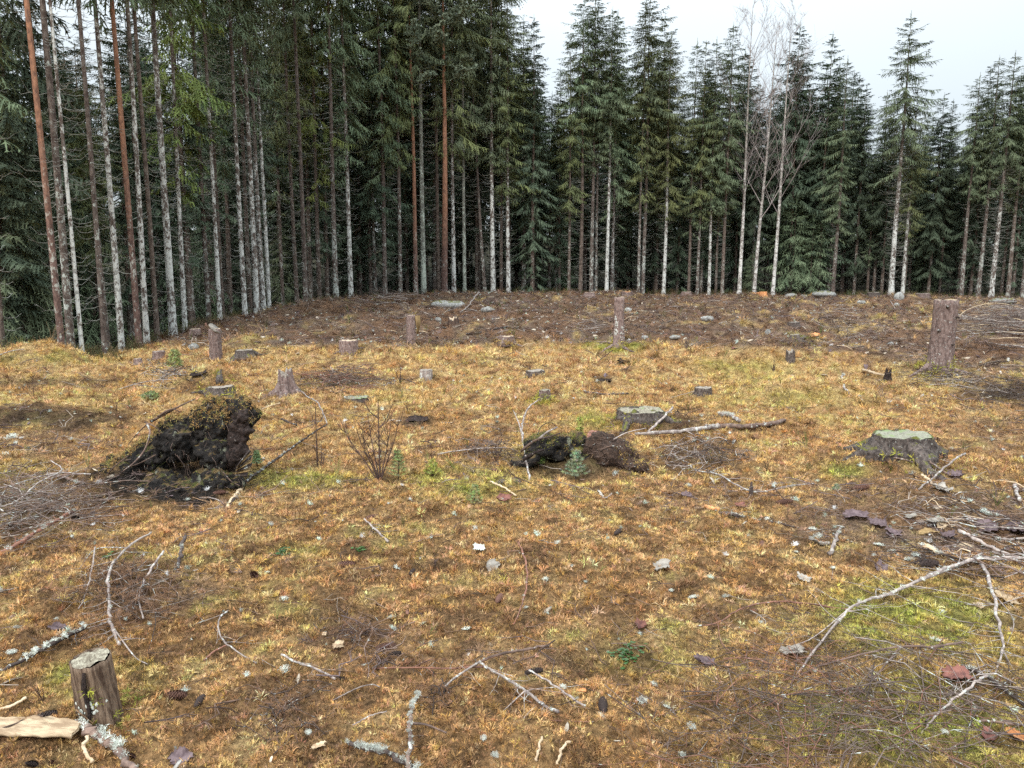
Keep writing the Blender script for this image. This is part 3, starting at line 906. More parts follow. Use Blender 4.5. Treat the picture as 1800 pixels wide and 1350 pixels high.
def dead_twig_mesh(seed, z0=.04, z1=.5, H=17.0, n=110, lmax=1.0, mat=None, rr=.0065):
    r = random.Random(seed); b = MB()
    for k in range(n):
        t = k / n; z = H * (z0 + (z1 - z0) * (t + r.uniform(0, .02))); a = r.uniform(0, 6.28)
        L_ = r.uniform(.2, lmax) * (.45 + .55 * t); o = Vector((math.cos(a), math.sin(a), 0)); s = Vector((-o.y, o.x, 0))
        b0 = r.uniform(-.25, .25)
        P = [Vector((0, 0, z)) + o * .05, Vector((0, 0, z - .10 * L_)) + o * L_ * .38 + s * b0 * L_ * .15, Vector((0, 0, z - .10 * L_)) + o * L_ * .72 + s * b0 * L_ * .5,
             Vector((0, 0, z + .12 * L_)) + o * L_ + s * b0 * L_]
        b.tube(P, [rr, rr * .85, rr * .6, rr * .35], 3, cap=False)
        for q in range(r.randint(1, 4)):
            c = P[1].lerp(P[2], r.random()) if r.random() < .6 else P[2].lerp(P[3], r.random())
            sg = r.choice((-1, 1)); l = L_ * r.uniform(.12, .35)
            b.tube([c, c + (o * .6 + s * sg * .7 + Vector((0, 0, r.uniform(-.3, .4)))) * l], [rr * .55, rr * .3], 3, cap=False)
    return b.mesh("dead_twigs", mat, False)

def pine_crown(seed, H=17.0, cb=.66, mat=None, width=1.5):
    r = random.Random(seed); b = MB()
    nbr = 30
    for k in range(nbr):
        t = k / nbr; z = H * (cb + (1 - cb) * t * .97); a = k * 2.4 + r.uniform(-.4, .4)
        L_ = width * (1.15 - .75 * t) * r.uniform(.55, 1.15) * (.5 + .5 * min(1, t * 4)); el = .15 + .9 * t
        o = Vector((math.cos(a), math.sin(a), 0)); s = Vector((-o.y, o.x, 0))
        P = [Vector((0, 0, z)), Vector((0, 0, z + L_ * .35 * math.sin(el))) + o * L_ * .45, Vector((0, 0, z + L_ * .85 * math.sin(el) + .1)) + o * L_ * .95]
        b.tube(P, [.03, .02, .01], 4, cap=False)
        for q in range(int(9 + 9 * L_)):
            f = r.uniform(.35, 1.0); c = P[0].lerp(P[1], f * 2) if f < .5 else P[1].lerp(P[2], f * 2 - 1)
            e = c + (o * r.uniform(.0, .7) + s * r.uniform(-.8, .8) + Vector((0, 0, r.uniform(.0, .7)))) * r.uniform(.15, .5)
            b.tube([c, e], [.008, .006], 3, cap=False)
            for m in range(3):
                cc = c.lerp(e, .45 + .27 * m)
                for w in range(15):
                    d = Vector((r.gauss(0, 1), r.gauss(0, 1), r.gauss(.5, .9))).normalized(); l = r.uniform(.08, .16)
                    x = d.cross(Vector((r.random(), r.random(), r.random()))).normalized() * .020
                    b.tri(cc - x, cc + x, cc + d * l)
    return b.mesh("crown", mat, False)

def birch_crown(seed, H=15.0, cb=.25, mat=None, width=1.8, lean=0):
    r = random.Random(seed); b = MB()
    def grow(p, d, L_, rad, lvl):
        n = 5 if lvl < 2 else 4
        P = [p]; q = p; dd = d
        for k in range(n):
            dd = (dd + Vector((r.gauss(0, .10), r.gauss(0, .10), .10 if lvl < 2 else r.uniform(-.12, .12)))).normalized()
            q = q + dd * L_ / n; P.append(q)
        b.tube(P, [rad * (1 - .65 * k / n) for k in range(n + 1)], 4 if lvl < 2 else 3, cap=False)
        if lvl >= 3: return
        m = {0: 9, 1: 7, 2: 6}[lvl]
        for k in range(m):
            f = r.uniform(.2, 1.0); i = min(int(f * n), n - 1); c = P[i].lerp(P[i + 1], f * n - i)
            a = r.uniform(0, 6.28); ax = Vector((math.cos(a), math.sin(a), r.uniform(.1, .6)))
            grow(c, (dd * .9 + ax * .75).normalized(), L_ * r.uniform(.30, .55), max(rad * .42, .0062), lvl + 1)
    for k in range(13):
        t = k / 13; z = H * (cb + (1 - cb) * t * .92); a = k * 2.4 + r.uniform(-.4, .4)
        grow(Vector((0, 0, z)), Vector((math.cos(a) * .62, math.sin(a) * .62, .85)).normalized(), width * (1.15 - .6 * t) * r.uniform(.8, 1.25), .028 * (1 - .6 * t), 1)
    grow(Vector((0, 0, H * .9)), Vector((0, 0, 1)), H * .1, .015, 1)
    return b.mesh("crown", mat, False)

HC = [spruce_crown(100 + k, cb=.44 + .03 * k, width=1.32 + .15 * k, mat=M['leaf'], sparse=.97, wcoef=1.25) for k in range(3)]
MC = [spruce_crown(120 + k, cb=.26 + .05 * k, width=1.2 + .18 * k, mat=M[('leaf', 'leaf_olive', 'leaf')[k]], sparse=.92, wcoef=1.2) for k in range(3)]
LCH = [spruce_crown(150 + k, cb=.22 + .06 * k, width=(1.8, 1.5, 1.9)[k], gap=.42, mat=M['leaf_dark'], sparse=.95, wcoef=1.6) for k in range(3)]
LC = [spruce_crown(140 + k, cb=.06 + .04 * k, width=(1.9, 1.5, 2.1, 1.7)[k], gap=.40, mat=M['leaf_dark'], sparse=.97, wcoef=1.75, top_taper=(.9, 1.1, .8, 1.0)[k]) for k in range(4)]
SC = [spruce_crown(160, cb=.40, width=1.75, mat=M['leaf'], sparse=.86, gap=.38, wcoef=1.3)]
PC = [pine_crown(170 + k, mat=M['leaf_pine'], width=2.2 + .3 * k, cb=.56) for k in range(2)]
BC = [birch_crown(180 + k, mat=M['birch_twig'], width=2.9 + .4 * k, cb=.3) for k in range(2)]
YC = [spruce_crown(190, cb=.04, width=1.25, H=5.5, gap=.26, mat=M['leaf'], top_taper=1.0)]
print('crown tris', [sum(len(p.vertices) - 2 for p in m.polygons) for m in HC + MC + LC + SC + PC + BC])
LIGHT = [spruce_crown(195, cb=.25, width=1.25, gap=.50, sparse=.8, hang=.9, wcoef=1.3, mat=M['leaf_light'])]
DT = [dead_twig_mesh(200 + k, n=95 + 15 * k, mat=M['deadtwig'], lmax=.9 + .1 * k) for k in range(4)]
DTH = [dead_twig_mesh(210, n=330, z1=.60, mat=M['deadtwig'], lmax=1.35, rr=.008)]
TR = {}
def trunk_of(kind, k):
    key = (kind, k)
    if key not in TR:
        TR[key] = trunk_mesh(300 + k * 7 + len(TR), M[kind], bends=(.25, .5, .8)[k % 3])
    return TR[key]

def tree(name, u, y, wpx, H, bark, crown, crown_h, twigs, label, cat, group=None, tilt=(0, 0), wide=1.0, rz=None, seed=0, twig_mat=None, x=None):
    if x is None:
        dz = gz((u - 900) / 1350 * y, y)
        x = (u - 900) / 1350 * (y * CP + (CZ - dz) * SP)
    z = gz(x, y)
    r_ = wpx / 2 / 1350 * y if wpx > 0 else -wpx
    rr = random.Random(seed)
    o = empty(name, (x, y, z - .05), label, cat, group)
    o.rotation_euler = (math.radians(tilt[1] + rr.uniform(-.5, .5)), math.radians(tilt[0] + rr.uniform(-.5, .5)), rr.uniform(0, 6.28) if rz is None else rz)
    if tilt != (0, 0): o.rotation_euler = (math.radians(tilt[1]), math.radians(tilt[0]), 0)
    t = link(bpy.data.objects.new("trunk", trunk_of(bark, rr.randint(0, 2))), o); t.scale = (r_, r_, H)
    if crown is not None:
        c = link(bpy.data.objects.new("crown", crown), o); c.scale = (wide, wide, H / crown_h)
        c.rotation_euler = (0, 0, rr.uniform(0, 6.28))
    if twigs is not None:
        d = link(bpy.data.objects.new("dead_twigs", twigs), o); d.scale = (min(wide, 1.1), min(wide, 1.1), H / 17.0); d.rotation_euler = (0, 0, rr.uniform(0, 6.28))
        d['kind'] = 'stuff'
    return o

def H_for(u, y, vtop):
    """height whose tip projects to row vtop for a tree at depth y"""
    s = slope_of(vtop)
    return CZ + y * s - gz((u - 900) / 1350 * y, y)

SPR, PIN, BIR = 'spruce tree', 'pine tree', 'birch tree'
GF = 'trees along the edge of the clearing'
# u at base, depth behind edge, width px, bark, crown (list, index), top row or None, extra tilt, label
def c_(L_, k): return L_[k % len(L_)]
FT = [
 (8, 1.5, 9, 'sp_brown', MC, None, 0, "dark spruce trunk half in shade at the far left of the wood"),
 (48, 3.5, 8, 'sp_brown', LC, None, 0, "dim brown spruce standing left of the two leftmost pines and spotted trunks"),
 (111, .6, 13, 'pine', PC, None, -1.0, "tall orange barked pine, leftmost of the orange trunks"),
 (127, .9, 15, 'sp_grey', HC, None, -.5, "stout lichen spotted spruce standing just right of the leftmost orange pine"),
 (146, .4, 8, 'sp_white', HC, None, -.8, "thin spruce with upper trunk flecked chalk white, third trunk from the left"),
 (186, .7, 11, 'sp_grey', HC, None, -.4, "spotted spruce dark above and pale below, left of the grey banded trunk"),
 (215, 1.2, 12, 'sp_white', HC, None, 0, "pale spruce with dark whorl bands, standing left of the second orange pine"),
 (245, .5, 12, 'pine', PC, None, -.5, "orange pine with white spotted foot, second orange trunk from the left"),
 (258, .3, 11, 'sp_white', HC, None, 0, "white flecked spruce touching the foot of the second orange pine"),
 (277, .7, 10, 'sp_brown', HC, None, 0, "brown spruce with pale foot between the second orange pine and the whitest trunk"),
 (305, .3, 15, 'sp_white', HC, None, 0, "whitest and broadest lichen covered spruce trunk with dark knots"),
 (326, 1.0, 10, 'sp_white', LIGHT, None, .5, "white spotted spruce hung with yellow green sprays, right of the whitest trunk"),
 (336, 1.8, 9, 'sp_brown', LIGHT, None, 0, "brown spruce with bright hanging sprays behind the sprayed white spotted trunk"),
 (368, 1.4, 10, 'sp_grey', HC, None, 0, "grey spotted spruce rising behind the pale low stump on the slope"),
 (387, .8, 9, 'sp_white', HC, None, 0, "white spotted spruce rising behind the tall capped stump at left"),
 (393, 2.2, 8, 'sp_brown', MC, None, 0, "brown spruce half hidden behind the white trunk near the capped stump"),
 (431, .5, 10, 'sp_white', HC, None, -.3, "bright white spruce, left member of the white clump at the top of the slope"),
 (441, 1.8, 9, 'sp_brown', MC, None, 0, "brown spruce between the white trunks of the clump on the slope"),
 (452, .5, 11, 'sp_white', HC, None, -.3, "broad white spruce, second of the white clump on the slope"),
 (464, .7, 10, 'sp_white', HC, None, 0, "white spruce, third of the white clump on the slope"),
 (474, 1.1, 8, 'sp_white', HC, None, 0, "thin white spruce, right end of the white clump on the slope"),
 (498, 4.0, 7, 'sp_brown', MC, None, 0, "thin dim brown spruce just right of the white clump"),
 (523, 2.0, 8, 'sp_brown', MC, None, 0, "straight brown spruce first of a loose pair right of the white clump"),
 (538, .8, 9, 'sp_grey', HC, None, 0, "grey spotted spruce second of a loose pair right of the white clump"),
 (547, 3.2, 8, 'sp_brown', MC, None, 0, "brown spruce close behind the grey spotted one of the loose pair"),
 (562, 2.0, 9, 'sp_brown', LIGHT, None, 0, "brown spruce clothed in mossy green sprays low down"),
 (591, .5, 10, 'sp_grey', HC, None, 0, "dark upper, grey lower spruce trunk just left of a clean white one"),
 (617, .4, 9, 'sp_white', MC, None, -.3, "clean white slender spruce rising above the dark squat stump"),
 (634, 4.0, 6, 'sp_brown', LC, None, 0, "thin dim spruce right of the clean white slender one"),
 (653, 2.5, 7, 'sp_brown', MC, None, 0, "thin brown spruce between the clean white one and the broad grey brown one"),
 (677, 1.0, 9, 'sp_grey', MC, None, 0, "grey brown spruce standing behind the tall stump with the split slab, to its left"),
 (704, .6, 8, 'sp_grey', MC, None, -.2, "spruce with a low green spray on its left side, left of the red brown pine"),
 (716, 4.5, 8, 'sp_brown', LC, None, 0, "dark trunk in shade directly left of the red brown pine"),
 (731, .5, 9, 'pine', PC, None, -.3, "red brown pine with white spotted foot, third orange trunk from the left"),
 (745, .6, 10, 'sp_green', HC, None, 0, "smooth grey green spruce trunk immediately right of the third pine"),
 (771, 1.2, 8, 'sp_brown', HC, None, 0, "brown spruce half hidden behind the bright orange pine in the middle"),
 (781, .2, 12, 'pine', PC, None, 0, "bright orange pine in the middle of the wood with a broad grey green crown"),
 (798, .5, 8, 'sp_white', MC, None, 0, "pale slim spruce immediately right of the bright orange middle pine"),
 (817, .8, 7, 'sp_green', MC, None, 0, "pale green grey slim spruce second to the right of the middle pine"),
 (842, 4.0, 6, 'sp_brown', LC, None, 0, "thin dim spruce behind the leaning trunk"),
 (853, .8, 7, 'sp_grey', None, None, -3.4, "dead bare spruce stem leaning well to the left"),
 (867, .6, 9, 'sp_white', MC, None, 0, "pale spotted spruce right of the leaning dead stem"),
 (881, 1.6, 6, 'sp_brown', MC, None, 0, "thin brown spruce between two pale ones right of the leaning stem"),
 (894, .4, 8, 'sp_white', MC, -30, 0, "tall pale spruce with dense dark crown, second pale trunk right of the leaning stem"),
 (936, .4, 8, 'sp_brown', LC, 28, 0, "dark brown spruce whose pointed crown stands alone against the sky in the middle"),
 (983, 2.0, 5, 'sp_brown', LC, 120, 0, "thin dark spruce right of the dark trunk with the lone pointed crown"),
 (1000, .5, 6, 'sp_brown', MC, 60, 0, "thin brown spruce with low olive foliage at mid height"),
 (1020, .4, 8, 'sp_brown', HC, -5, 0, "brown straight spruce first of the tall central cluster"),
 (1039, .5, 8, 'sp_grey', HC, -20, 0, "grey brown spruce second of the tall central cluster"),
 (1047, .8, 7, 'sp_grey', HC, 5, 0, "grey spruce close on the right of its twin in the central cluster"),
 (1066, .2, 7, 'sp_white', HC, 15, .3, "white bristly spruce directly behind the tall broken stump in the middle"),
 (1075, .9, 6, 'sp_white', MC, 20, .3, "thinner white bristly spruce right of its larger white neighbour"),
 (1122, .4, 6, 'sp_grey', MC, 5, .2, "left of two bristly grey spruces standing foot to foot"),
 (1129, .6, 8, 'sp_grey', HC, -8, .2, "right of two bristly grey spruces standing foot to foot"),
 (1151, 3.0, 5, 'sp_brown', LC, 130, 0, "thin dim spruce right of the foot to foot pair"),
 (1166, .2, 7, 'sp_white', MC, 58, .2, "single white bristly spruce rising left of the two thin brown ones"),
 (1190, 2.5, 5, 'sp_brown', LC, 160, 0, "thin dim spruce right of the single white bristly one"),
 (1210, .6, 6, 'sp_brown', MC, 70, .2, "reddish brown thin spruce left of a grey spotted slim one"),
 (1225, .4, 6, 'sp_grey', MC, 75, .2, "grey spotted slim spruce right of the reddish brown thin one"),
 (1232, 2.0, 5, 'sp_brown', LC, 110, .2, "thin brown spruce close behind the grey spotted slim one"),
 (1246, .5, 6, 'sp_white', MC, 68, 0, "slim white speckled spruce under a blunt narrow crown"),
 (1258, 1.5, 5, 'sp_brown', MC, 120, 0, "thin brown spruce right of the slim white speckled one"),
 (1269, .4, 7, 'sp_brown', MC, 42, .3, "brown spruce with full narrow crown left of the pale birches"),
 (1299, .2, 7, 'birch', BC, 8, .4, "tall pale birch with fine bare crown, left of the leaning birch"),
 (1325, .4, 7, 'birch', BC, 40, 2.4, "slim pale birch leaning to the right over the wood"),
 (1358, .8, 7, 'birch', BC, 20, 1.3, "branchy bare birch spreading in front of a dark spruce"),
 (1386, 2.0, 6, 'sp_brown', LC, 42, 0, "dark pointed spruce behind the branchy bare birch"),
 (1409, 3.0, 6, 'sp_brown', LC, 150, 0, "dim spruce with green lower boughs right of the branchy birch"),
 (1437, 1.5, 6, 'sp_brown', LC, 58, .2, "dark pointed spruce left of the trunk with drooping olive boughs"),
 (1463, .3, 8, 'sp_grey', MC, 100, .4, "grey brown spruce with drooping olive boughs behind the white boulders"),
 (1500, 3.5, 6, 'sp_brown', LC, 150, 0, "dark low pointed spruce left of the lone tall ragged spruce"),
 (1549, 3.0, 6, 'sp_brown', LC, 160, 0, "dark spruce directly left of the lone tall ragged spruce"),
 (1566, .1, 10, 'sp_white', SC, 22, .2, "lone tall ragged spruce with pale trunk, highest against the open sky"),
 (1586, .7, 7, 'sp_white', MC, 150, .3, "smaller bristly pale spruce at the right foot of the lone tall one"),
 (1631, 3.0, 6, 'sp_brown', LC, 165, 0, "dark spruce in the dip of the treeline right of the lone tall one"),
 (1650, 4.0, 5, 'sp_brown', LC, 175, 0, "thin dark spruce behind the tall thick stump on the right"),
 (1689, .4, 8, 'sp_grey', HC, 130, .3, "grey spruce right of the tall thick stump, first of three bristly ones"),
 (1705, 2.5, 6, 'sp_brown', LC, 118, 0, "thin brown spruce between the first and second bristly ones at right"),
 (1719, .4, 8, 'sp_grey', HC, 98, .3, "grey bristly spruce, second of three right of the tall thick stump"),
 (1742, .1, 9, 'sp_white', SC, 92, .8, "white bristly spruce leaning right, third of three right of the tall thick stump"),
 (1771, .8, 8, 'sp_brown', HC, 108, .4, "reddish trunk right of the leaning white bristly spruce"),
 (1779, 1.8, 6, 'sp_brown', LC, 105, 0, "thin dark spruce touching the reddish trunk at the right"),
 (1797, .2, 9, 'sp_grey', HC, 95, .3, "grey bristly spruce cut by the right edge of the picture"),
]
for i, (u, off, w, bark, cr, vt, tl, lab) in enumerate(FT):
    y = float(edge_d(np.array([u], float))[0]) + off
    H = min(20.5, max(17.5, 17.5 + (i % 5) * .6)) if vt is None else H_for(u, y, vt)
    if cr is BC:
        nm, cat, ch, tw = "birch_tree", BIR, 15.0, None
    elif bark == 'pine' and cr is PC:
        nm, cat, ch, tw = "pine_tree", PIN, 17.0, None
        H = {111: 19.5, 245: 19.0, 731: 15.6, 781: 16.6}[u]
    else:
        nm, cat, ch = "spruce_tree", SPR, 17.0
        tw = DTH[0] if cr is SC else c_(DT, i)
    crn = c_(cr, i) if cr else None
    if cr is LIGHT: crn, H = LIGHT[0], 15.5
    wide = 1.0 if vt is None else max(.62, min(1.15, H / 15.0)) * (.9 if cr is LC else 1.0)
    if u == 781: wide = 1.3
    if cr is None: H = 11.0
    tree(nm, u, y, w * (.88 if u < 500 else .95), H, bark, crn, ch, tw, lab, cat, GF, tilt=(tl, 0) if tl else (0, 0), wide=wide, seed=i)

# the wood behind: rows of dense spruces whose feet and stems stand in the dark
nb = 0
rb = random.Random(5)
occ = []
tops = ([-900, 0, 60, 120, 330, 420, 560, 600, 640, 690, 860, 900, 940, 980, 1020, 1060, 1120, 1150, 1200, 1245, 1290, 1340, 1385, 1415, 1447, 1490, 1525, 1555, 1600, 1650, 1700, 1730, 1760, 1800, 2400],
        [-200, -100, -70, -30, -20, -60, -80, -20, 30, -60, -60, 20, 60, 140, 60, 30, 60, 20, 150, 90, 90, 150, 80, 150, 100, 130, 170, 170, 150, 185, 150, 130, 125, 120, 110])
for row in range(9):
    off = [2.6, 4.6, 6.8, 9.2, 12, 15, 18.5, 22.5, 27][row]
    u = -420.0
    while u < 2250:
        D = float(edge_d(np.array([u], float))[0]); y = D + off + rb.uniform(-.9, .9)
        sp = [2.5, 2.3, 2.2, 2.4, 2.6, 2.9, 3.2, 3.6, 4.0][row] * rb.uniform(.75, 1.3)
        uu = u + rb.uniform(-6, 6)
        u += sp / y * 1350
        if u < -60 or u > 1860:
            if row > 4: continue
            if rb.random() < .4: continue
        vt = np.interp(uu, tops[0], tops[1]) + rb.uniform(-10, 110) + (30 if row > 3 else 0)
        H = H_for(uu, y, vt)
        H = min(H, rb.uniform(16.5, 19.5))
        kind = rb.random()
        cr = (c_(LCH, rb.randint(0, 2)) if row < 3 and rb.random() < .75 else c_(LC, rb.randint(0, 3))) if (kind < .72 or row > 2) else c_(MC, rb.randint(0, 2))
        if row > 4: cr = c_(LC, rb.randint(0, 1) * 2)
        near = row < 3
        lab = "dark dense spruce deep in the wood behind the front trunks"
        tree("spruce_tree", uu, y, -rb.uniform(.075, .13), H, rb.choice(['sp_brown', 'sp_brown', 'sp_grey']), cr, 17.0, c_(DT, nb) if near else None,
             lab, SPR, 'spruces deep in the wood', wide=max(.65, H / 16.5) * rb.uniform(.75, 1.2), seed=900 + nb)
        nb += 1
print("background trees", nb)
# young spruces and low boughs at the edge of the wood
for k, (u, off, H, lab) in enumerate([(25, 3, 4.6, "young green spruce at the far left foot of the wood"), (60, 5, 3.4, "small dim young spruce near the left end of the wood"),
        (180, 6, 4.8, "young dark green spruce between spotted trunks at left"), (345, 5, 4.5, "young spruce in shade behind the white spotted trunks"),
        (500, 5, 3.6, "young spruce in shade right of the white clump"), (1390, 1.5, 5.5, "young olive green spruce left of the white boulders"),
        (1423, 1.0, 4.6, "second olive green young spruce left of the white boulders"), (1320, 1.2, 2.4, "low bushy young spruce at the foot of the leaning birch"),
        (985, 5, 4.5, "young dark spruce in the gap of the middle wood"), (1620, 5, 4.2, "young spruce in the gap right of the lone tall one")]):
    y = float(edge_d(np.array([u], float))[0]) + off
    tree("young_spruce", u, y, -.035, H, 'sp_brown', YC[0], 5.5, None, lab, 'young spruce', 'young spruces under the trees', seed=1500 + k, wide=H / 4.6)

# ------------------------------------------------------------------ stumps
def tuft_cover(name, parent, pts, sz, cols, seed=0, flat=False):
    """moss cushions as real geometry joined into one part: pts = list of (Vector pos, Vector normal) in the parent's space"""
    r = random.Random(seed); b = MB()
    protos = []
    for k in range(4):
        m = frond_tuft(40 + k, 9, w=.085, leaf=2)
        V = [v.co.copy() for v in m.vertices]; Q = [tuple(p.vertices) for p in m.polygons if len(p.vertices) == 4]; T = [tuple(p.vertices) for p in m.polygons if len(p.vertices) == 3]
        protos.append((V, Q, T)); bpy.data.meshes.remove(m)
    for p, n in pts:
        V, Q, T = r.choice(protos); s = sz * r.uniform(.6, 1.3)
        q = Vector((0, 0, 1)).rotation_difference(n.normalized()); ang = r.uniform(0, 6.28)
        mt = Matrix.Translation(p) @ q.to_matrix().to_4x4() @ Matrix.Rotation(ang, 4, 'Z') @ Matrix.Scale(s, 4)
        c = r.choice(cols); f = r.uniform(.7, 1.3)
        b.merge([mt @ v for v in V], Q, T, tuple(min(.8, x * f) for x in c))
    o = b.build(name, M['geo'], parent, False, True)
    o['kind'] = 'stuff'
    return o

def stump(u, v, vtop, wtop, wbase, bark, cut, label, lobes=5, roots=3, tilt=(0, 0), moss=0, mcol=None, seed=0, edge=.012, name="tree_stump", cat="stump", rootlen=1.0, group=None, kerf=True, rot=0):
    r = random.Random(seed + 50)
    P = ground_at(u, v); m = mpp(P)
    rt, rb_ = wtop * m / 2, wbase * m / 2
    hh = max(.03, (v - vtop) * m)
    o = empty(name, P, label, cat, group)
    o.rotation_euler = (math.radians(tilt[1]), math.radians(tilt[0]), math.radians(rot))
    N, K = 40, 16; edge *= min(1.0, rt / .22) if edge < .02 else 1
    b = MB(); ph = [r.uniform(0, 6.28) for _ in range(6)]; rings = []
    for k in range(K + 1):
        t = k / K; z = -.12 * min(1, hh / .3) - .03 + (hh + .03 + .12 * min(1, hh / .3)) * t
        tt = max(0, z / hh)
        fl = math.exp(-tt * (2.2 if hh < .4 else 5.5))
        ring = []
        for j in range(N):
            th = 2 * PI * j / N
            lob = .5 + .5 * math.cos(lobes * th + ph[0] + .5 * math.sin(th + ph[1]))
            rad = rt + (rb_ - rt) * fl * (.45 + .85 * lob)
            rad *= 1 + .035 * math.sin(7 * th + ph[2] + 2 * tt) + .022 * math.sin(15 * th + ph[3] + z * 31) + .018 * math.sin(23 * th + ph[4] - z * 57) + .03 * math.sin(2 * th + ph[5])
            ring.append(Vector((math.cos(th) * rad, math.sin(th) * rad, z + (edge * math.sin(3 * th + ph[1]) * .5 + edge * .4 * math.sin(9 * th + ph[2])) * (t ** 6))))
        rings.append(b.add(ring)); last = ring
    for i, j in zip(rings, rings[1:]):
        for q in range(N):
            b.q.append((i + q, i + (q + 1) % N, j + (q + 1) % N, j + q))
    # lip of bark standing a little proud of the cut
    lip = b.add([p * .93 + Vector((0, 0, p.z * .07 - .004)) for p in last]); i = rings[-1]
    for q in range(N): b.q.append((i + q, i + (q + 1) % N, lip + (q + 1) % N, lip + q))
    lip2 = b.add([Vector((p.x * .925, p.y * .925, p.z - .03)) for p in last])
    for q in range(N): b.q.append((lip + q, lip + (q + 1) % N, lip2 + (q + 1) % N, lip2 + q))
    b.build("bark", bark, o)
    d = MB(); prev = None
    for k in range(7):
        f = .928 * (1 - k / 6.5); ring = []
        for j in range(N):
            p = last[j]; st = (.010 if (kerf and p.x * f > rt * .25) else 0)
            zz = p.z * f + hh * (1 - f) - .006 + st + .004 * math.sin(j * 1.3 + k * 2.1)
            ring.append(Vector((p.x * f, p.y * f, zz)))
        i = d.add(ring)
        if prev is not None:
            for q in range(N): d.q.append((prev + q, prev + (q + 1) % N, i + (q + 1) % N, i + q))
        prev = i
    c = d.add([Vector((0, 0, hh - .006))])
    for q in range(N): d.t.append((prev + q, prev + (q + 1) % N, c))
    d.build("cut_face", cut, o, False)
    for k in range(roots):
        a = ph[0] + 2 * PI * k / max(roots, 1) + r.uniform(-.4, .4); L_ = rb_ * r.uniform(1.0, 1.8) * rootlen
        di = Vector((math.cos(a), math.sin(a), 0)); s = Vector((-di.y, di.x, 0)) * r.uniform(-.25, .25)
        pts = []
        for q in range(6):
            t = q / 5; w = di * (rb_ * .45 + L_ * t) + s * L_ * t * t
            g = gz(P.x + w.x, P.y + w.y) - P.z
            pts.append(Vector((w.x, w.y, g + (.10 * (1 - t) ** 2 - .015) * min(1.0, hh / .2 + .3) * (rb_ / .3))))
        rb = MB(); rb.tube(pts, [rb_ * .26 * (1 - .75 * q / 5) for q in range(6)], 8, .12, True, k); rb.build("root", bark, o)
    if moss:
        pts = []
        for k in range(moss):
            a = r.uniform(0, 6.28); q = r.random() ** 3 * min(1.0, .25 / max(hh, .05))
            rad = (rt + (rb_ - rt) * math.exp(-q * 2.2) * .9) + .004; z = hh * q * .75
            if r.random() < .7:
                rad = rb_ * r.uniform(.85, 1.6); x, y = math.cos(a) * rad, math.sin(a) * rad
                pts.append((Vector((x, y, gz(P.x + x, P.y + y) - P.z)), Vector((x * .4, y * .4, .9))))
            else:
                pts.append((Vector((math.cos(a) * rad, math.sin(a) * rad, z)), Vector((math.cos(a), math.sin(a), .5))))
        tuft_cover("moss_cushion", o, pts, max(.035, .055 * min(1.8, P.y / 6)), mcol or [(.38, .36, .07), (.30, .30, .06), (.45, .33, .11)], seed)
    return o, P, hh, rt

YM = [(.42, .38, .07), (.50, .42, .11), (.34, .34, .06)]
OM = [(.50, .33, .12), (.42, .27, .09), (.50, .40, .12)]
M['stump_debarked'] = m_simple("debarked_stump_wood", (.33, .235, .165), (.085, .052, .036), 60, lich=-.08, bump=1.0, bd=.012, stretch=(1, 1, .12))
so, SP1, sh1, sr1 = stump(176, 1250, 1146, 64, 76, M['stump_debarked'], M['cut_moss'], "small debarked brown stump with lichen flecked top in the left foreground", lobes=3, roots=0, tilt=(-3, 4), moss=60, mcol=[(.30, .30, .05), (.42, .36, .09), (.20, .24, .05)], seed=1)
lt = MB()
for k in range(46):
    a = -PI / 2 + R.uniform(-1.0, .9); q = R.random(); z = .01 + q * .07; rr_ = sr1 * 1.06 + .004
    c = Vector((math.cos(a) * rr_, math.sin(a) * rr_, z)); n = Vector((math.cos(a), math.sin(a), 0)); s = Vector((-n.y, n.x, 0)); w = R.uniform(.003, .008)
    i = lt.add([c + n * .003] + [c + s * w * math.cos(j) * R.uniform(.5, 1.3) + Vector((0, 0, w * 1.4 * math.sin(j))) for j in (0, 1.05, 2.1, 3.1, 4.2, 5.2)])
    for j in range(6): lt.t.append((i, i + 1 + j, i + 1 + (j + 1) % 6))
lo = lt.build("lichen_flecks", M['lichen'], so, False); lo['kind'] = 'stuff'
ck = MB(); ck.tube([(.012, -sr1 * 1.06, .20), (.004, -sr1 * 1.07, .14), (.010, -sr1 * 1.10, .05), (.0, -sr1 * 1.12, .0)], [.006, .009, .008, .004], 5, .2)
ck.build("crack", M['redrot'], so)

stump(1586, 790, 763, 88, 138, M['stump_dark'], M['cut_green'], "broad low stump with green algae on its cut top at right", lobes=4, roots=5, moss=90, mcol=YM, seed=2, rootlen=1.1)
stump(1126, 731, 720, 80, 92, M['stump_dark'], M['cut_moss'], "wide grey stump with flat pale top right of the centre hollow", lobes=4, roots=3, moss=90, mcol=YM + [(.16, .22, .05)], seed=3)
ts, TP, th, tr_ = stump(1651, 646, 528, 37, 47, M['stump_bark'], M['cut_pale'], "tall thick high cut stump with flared mossy foot on the right", lobes=4, roots=5, moss=110, mcol=YM, seed=4, tilt=(1.5, 0), rootlen=1.4)
for k, (a, z) in enumerate([(-1.9, .9), (-.9, .75), (-1.2, .35), (-2.4, .55)]):
    kb = MB(); d = Vector((math.cos(a), math.sin(a), 0)); kb.tube([d * tr_ * .9 + Vector((0, 0, th * z)), d * (tr_ + .05) + Vector((0, 0, th * z + .01))], [.025, .014], 6, .15)
    kb.build("branch_stub", M['stick_dark'], ts)
ts, TP, th, tr_ = stump(1087, 609, 523, 18, 26, M['stump_bark'], M['cut_pale'], "tall slim high cut stump with white lichen streaks near the middle", lobes=3, roots=4, moss=80, mcol=YM, seed=5, rootlen=2.2)
pf = MB()
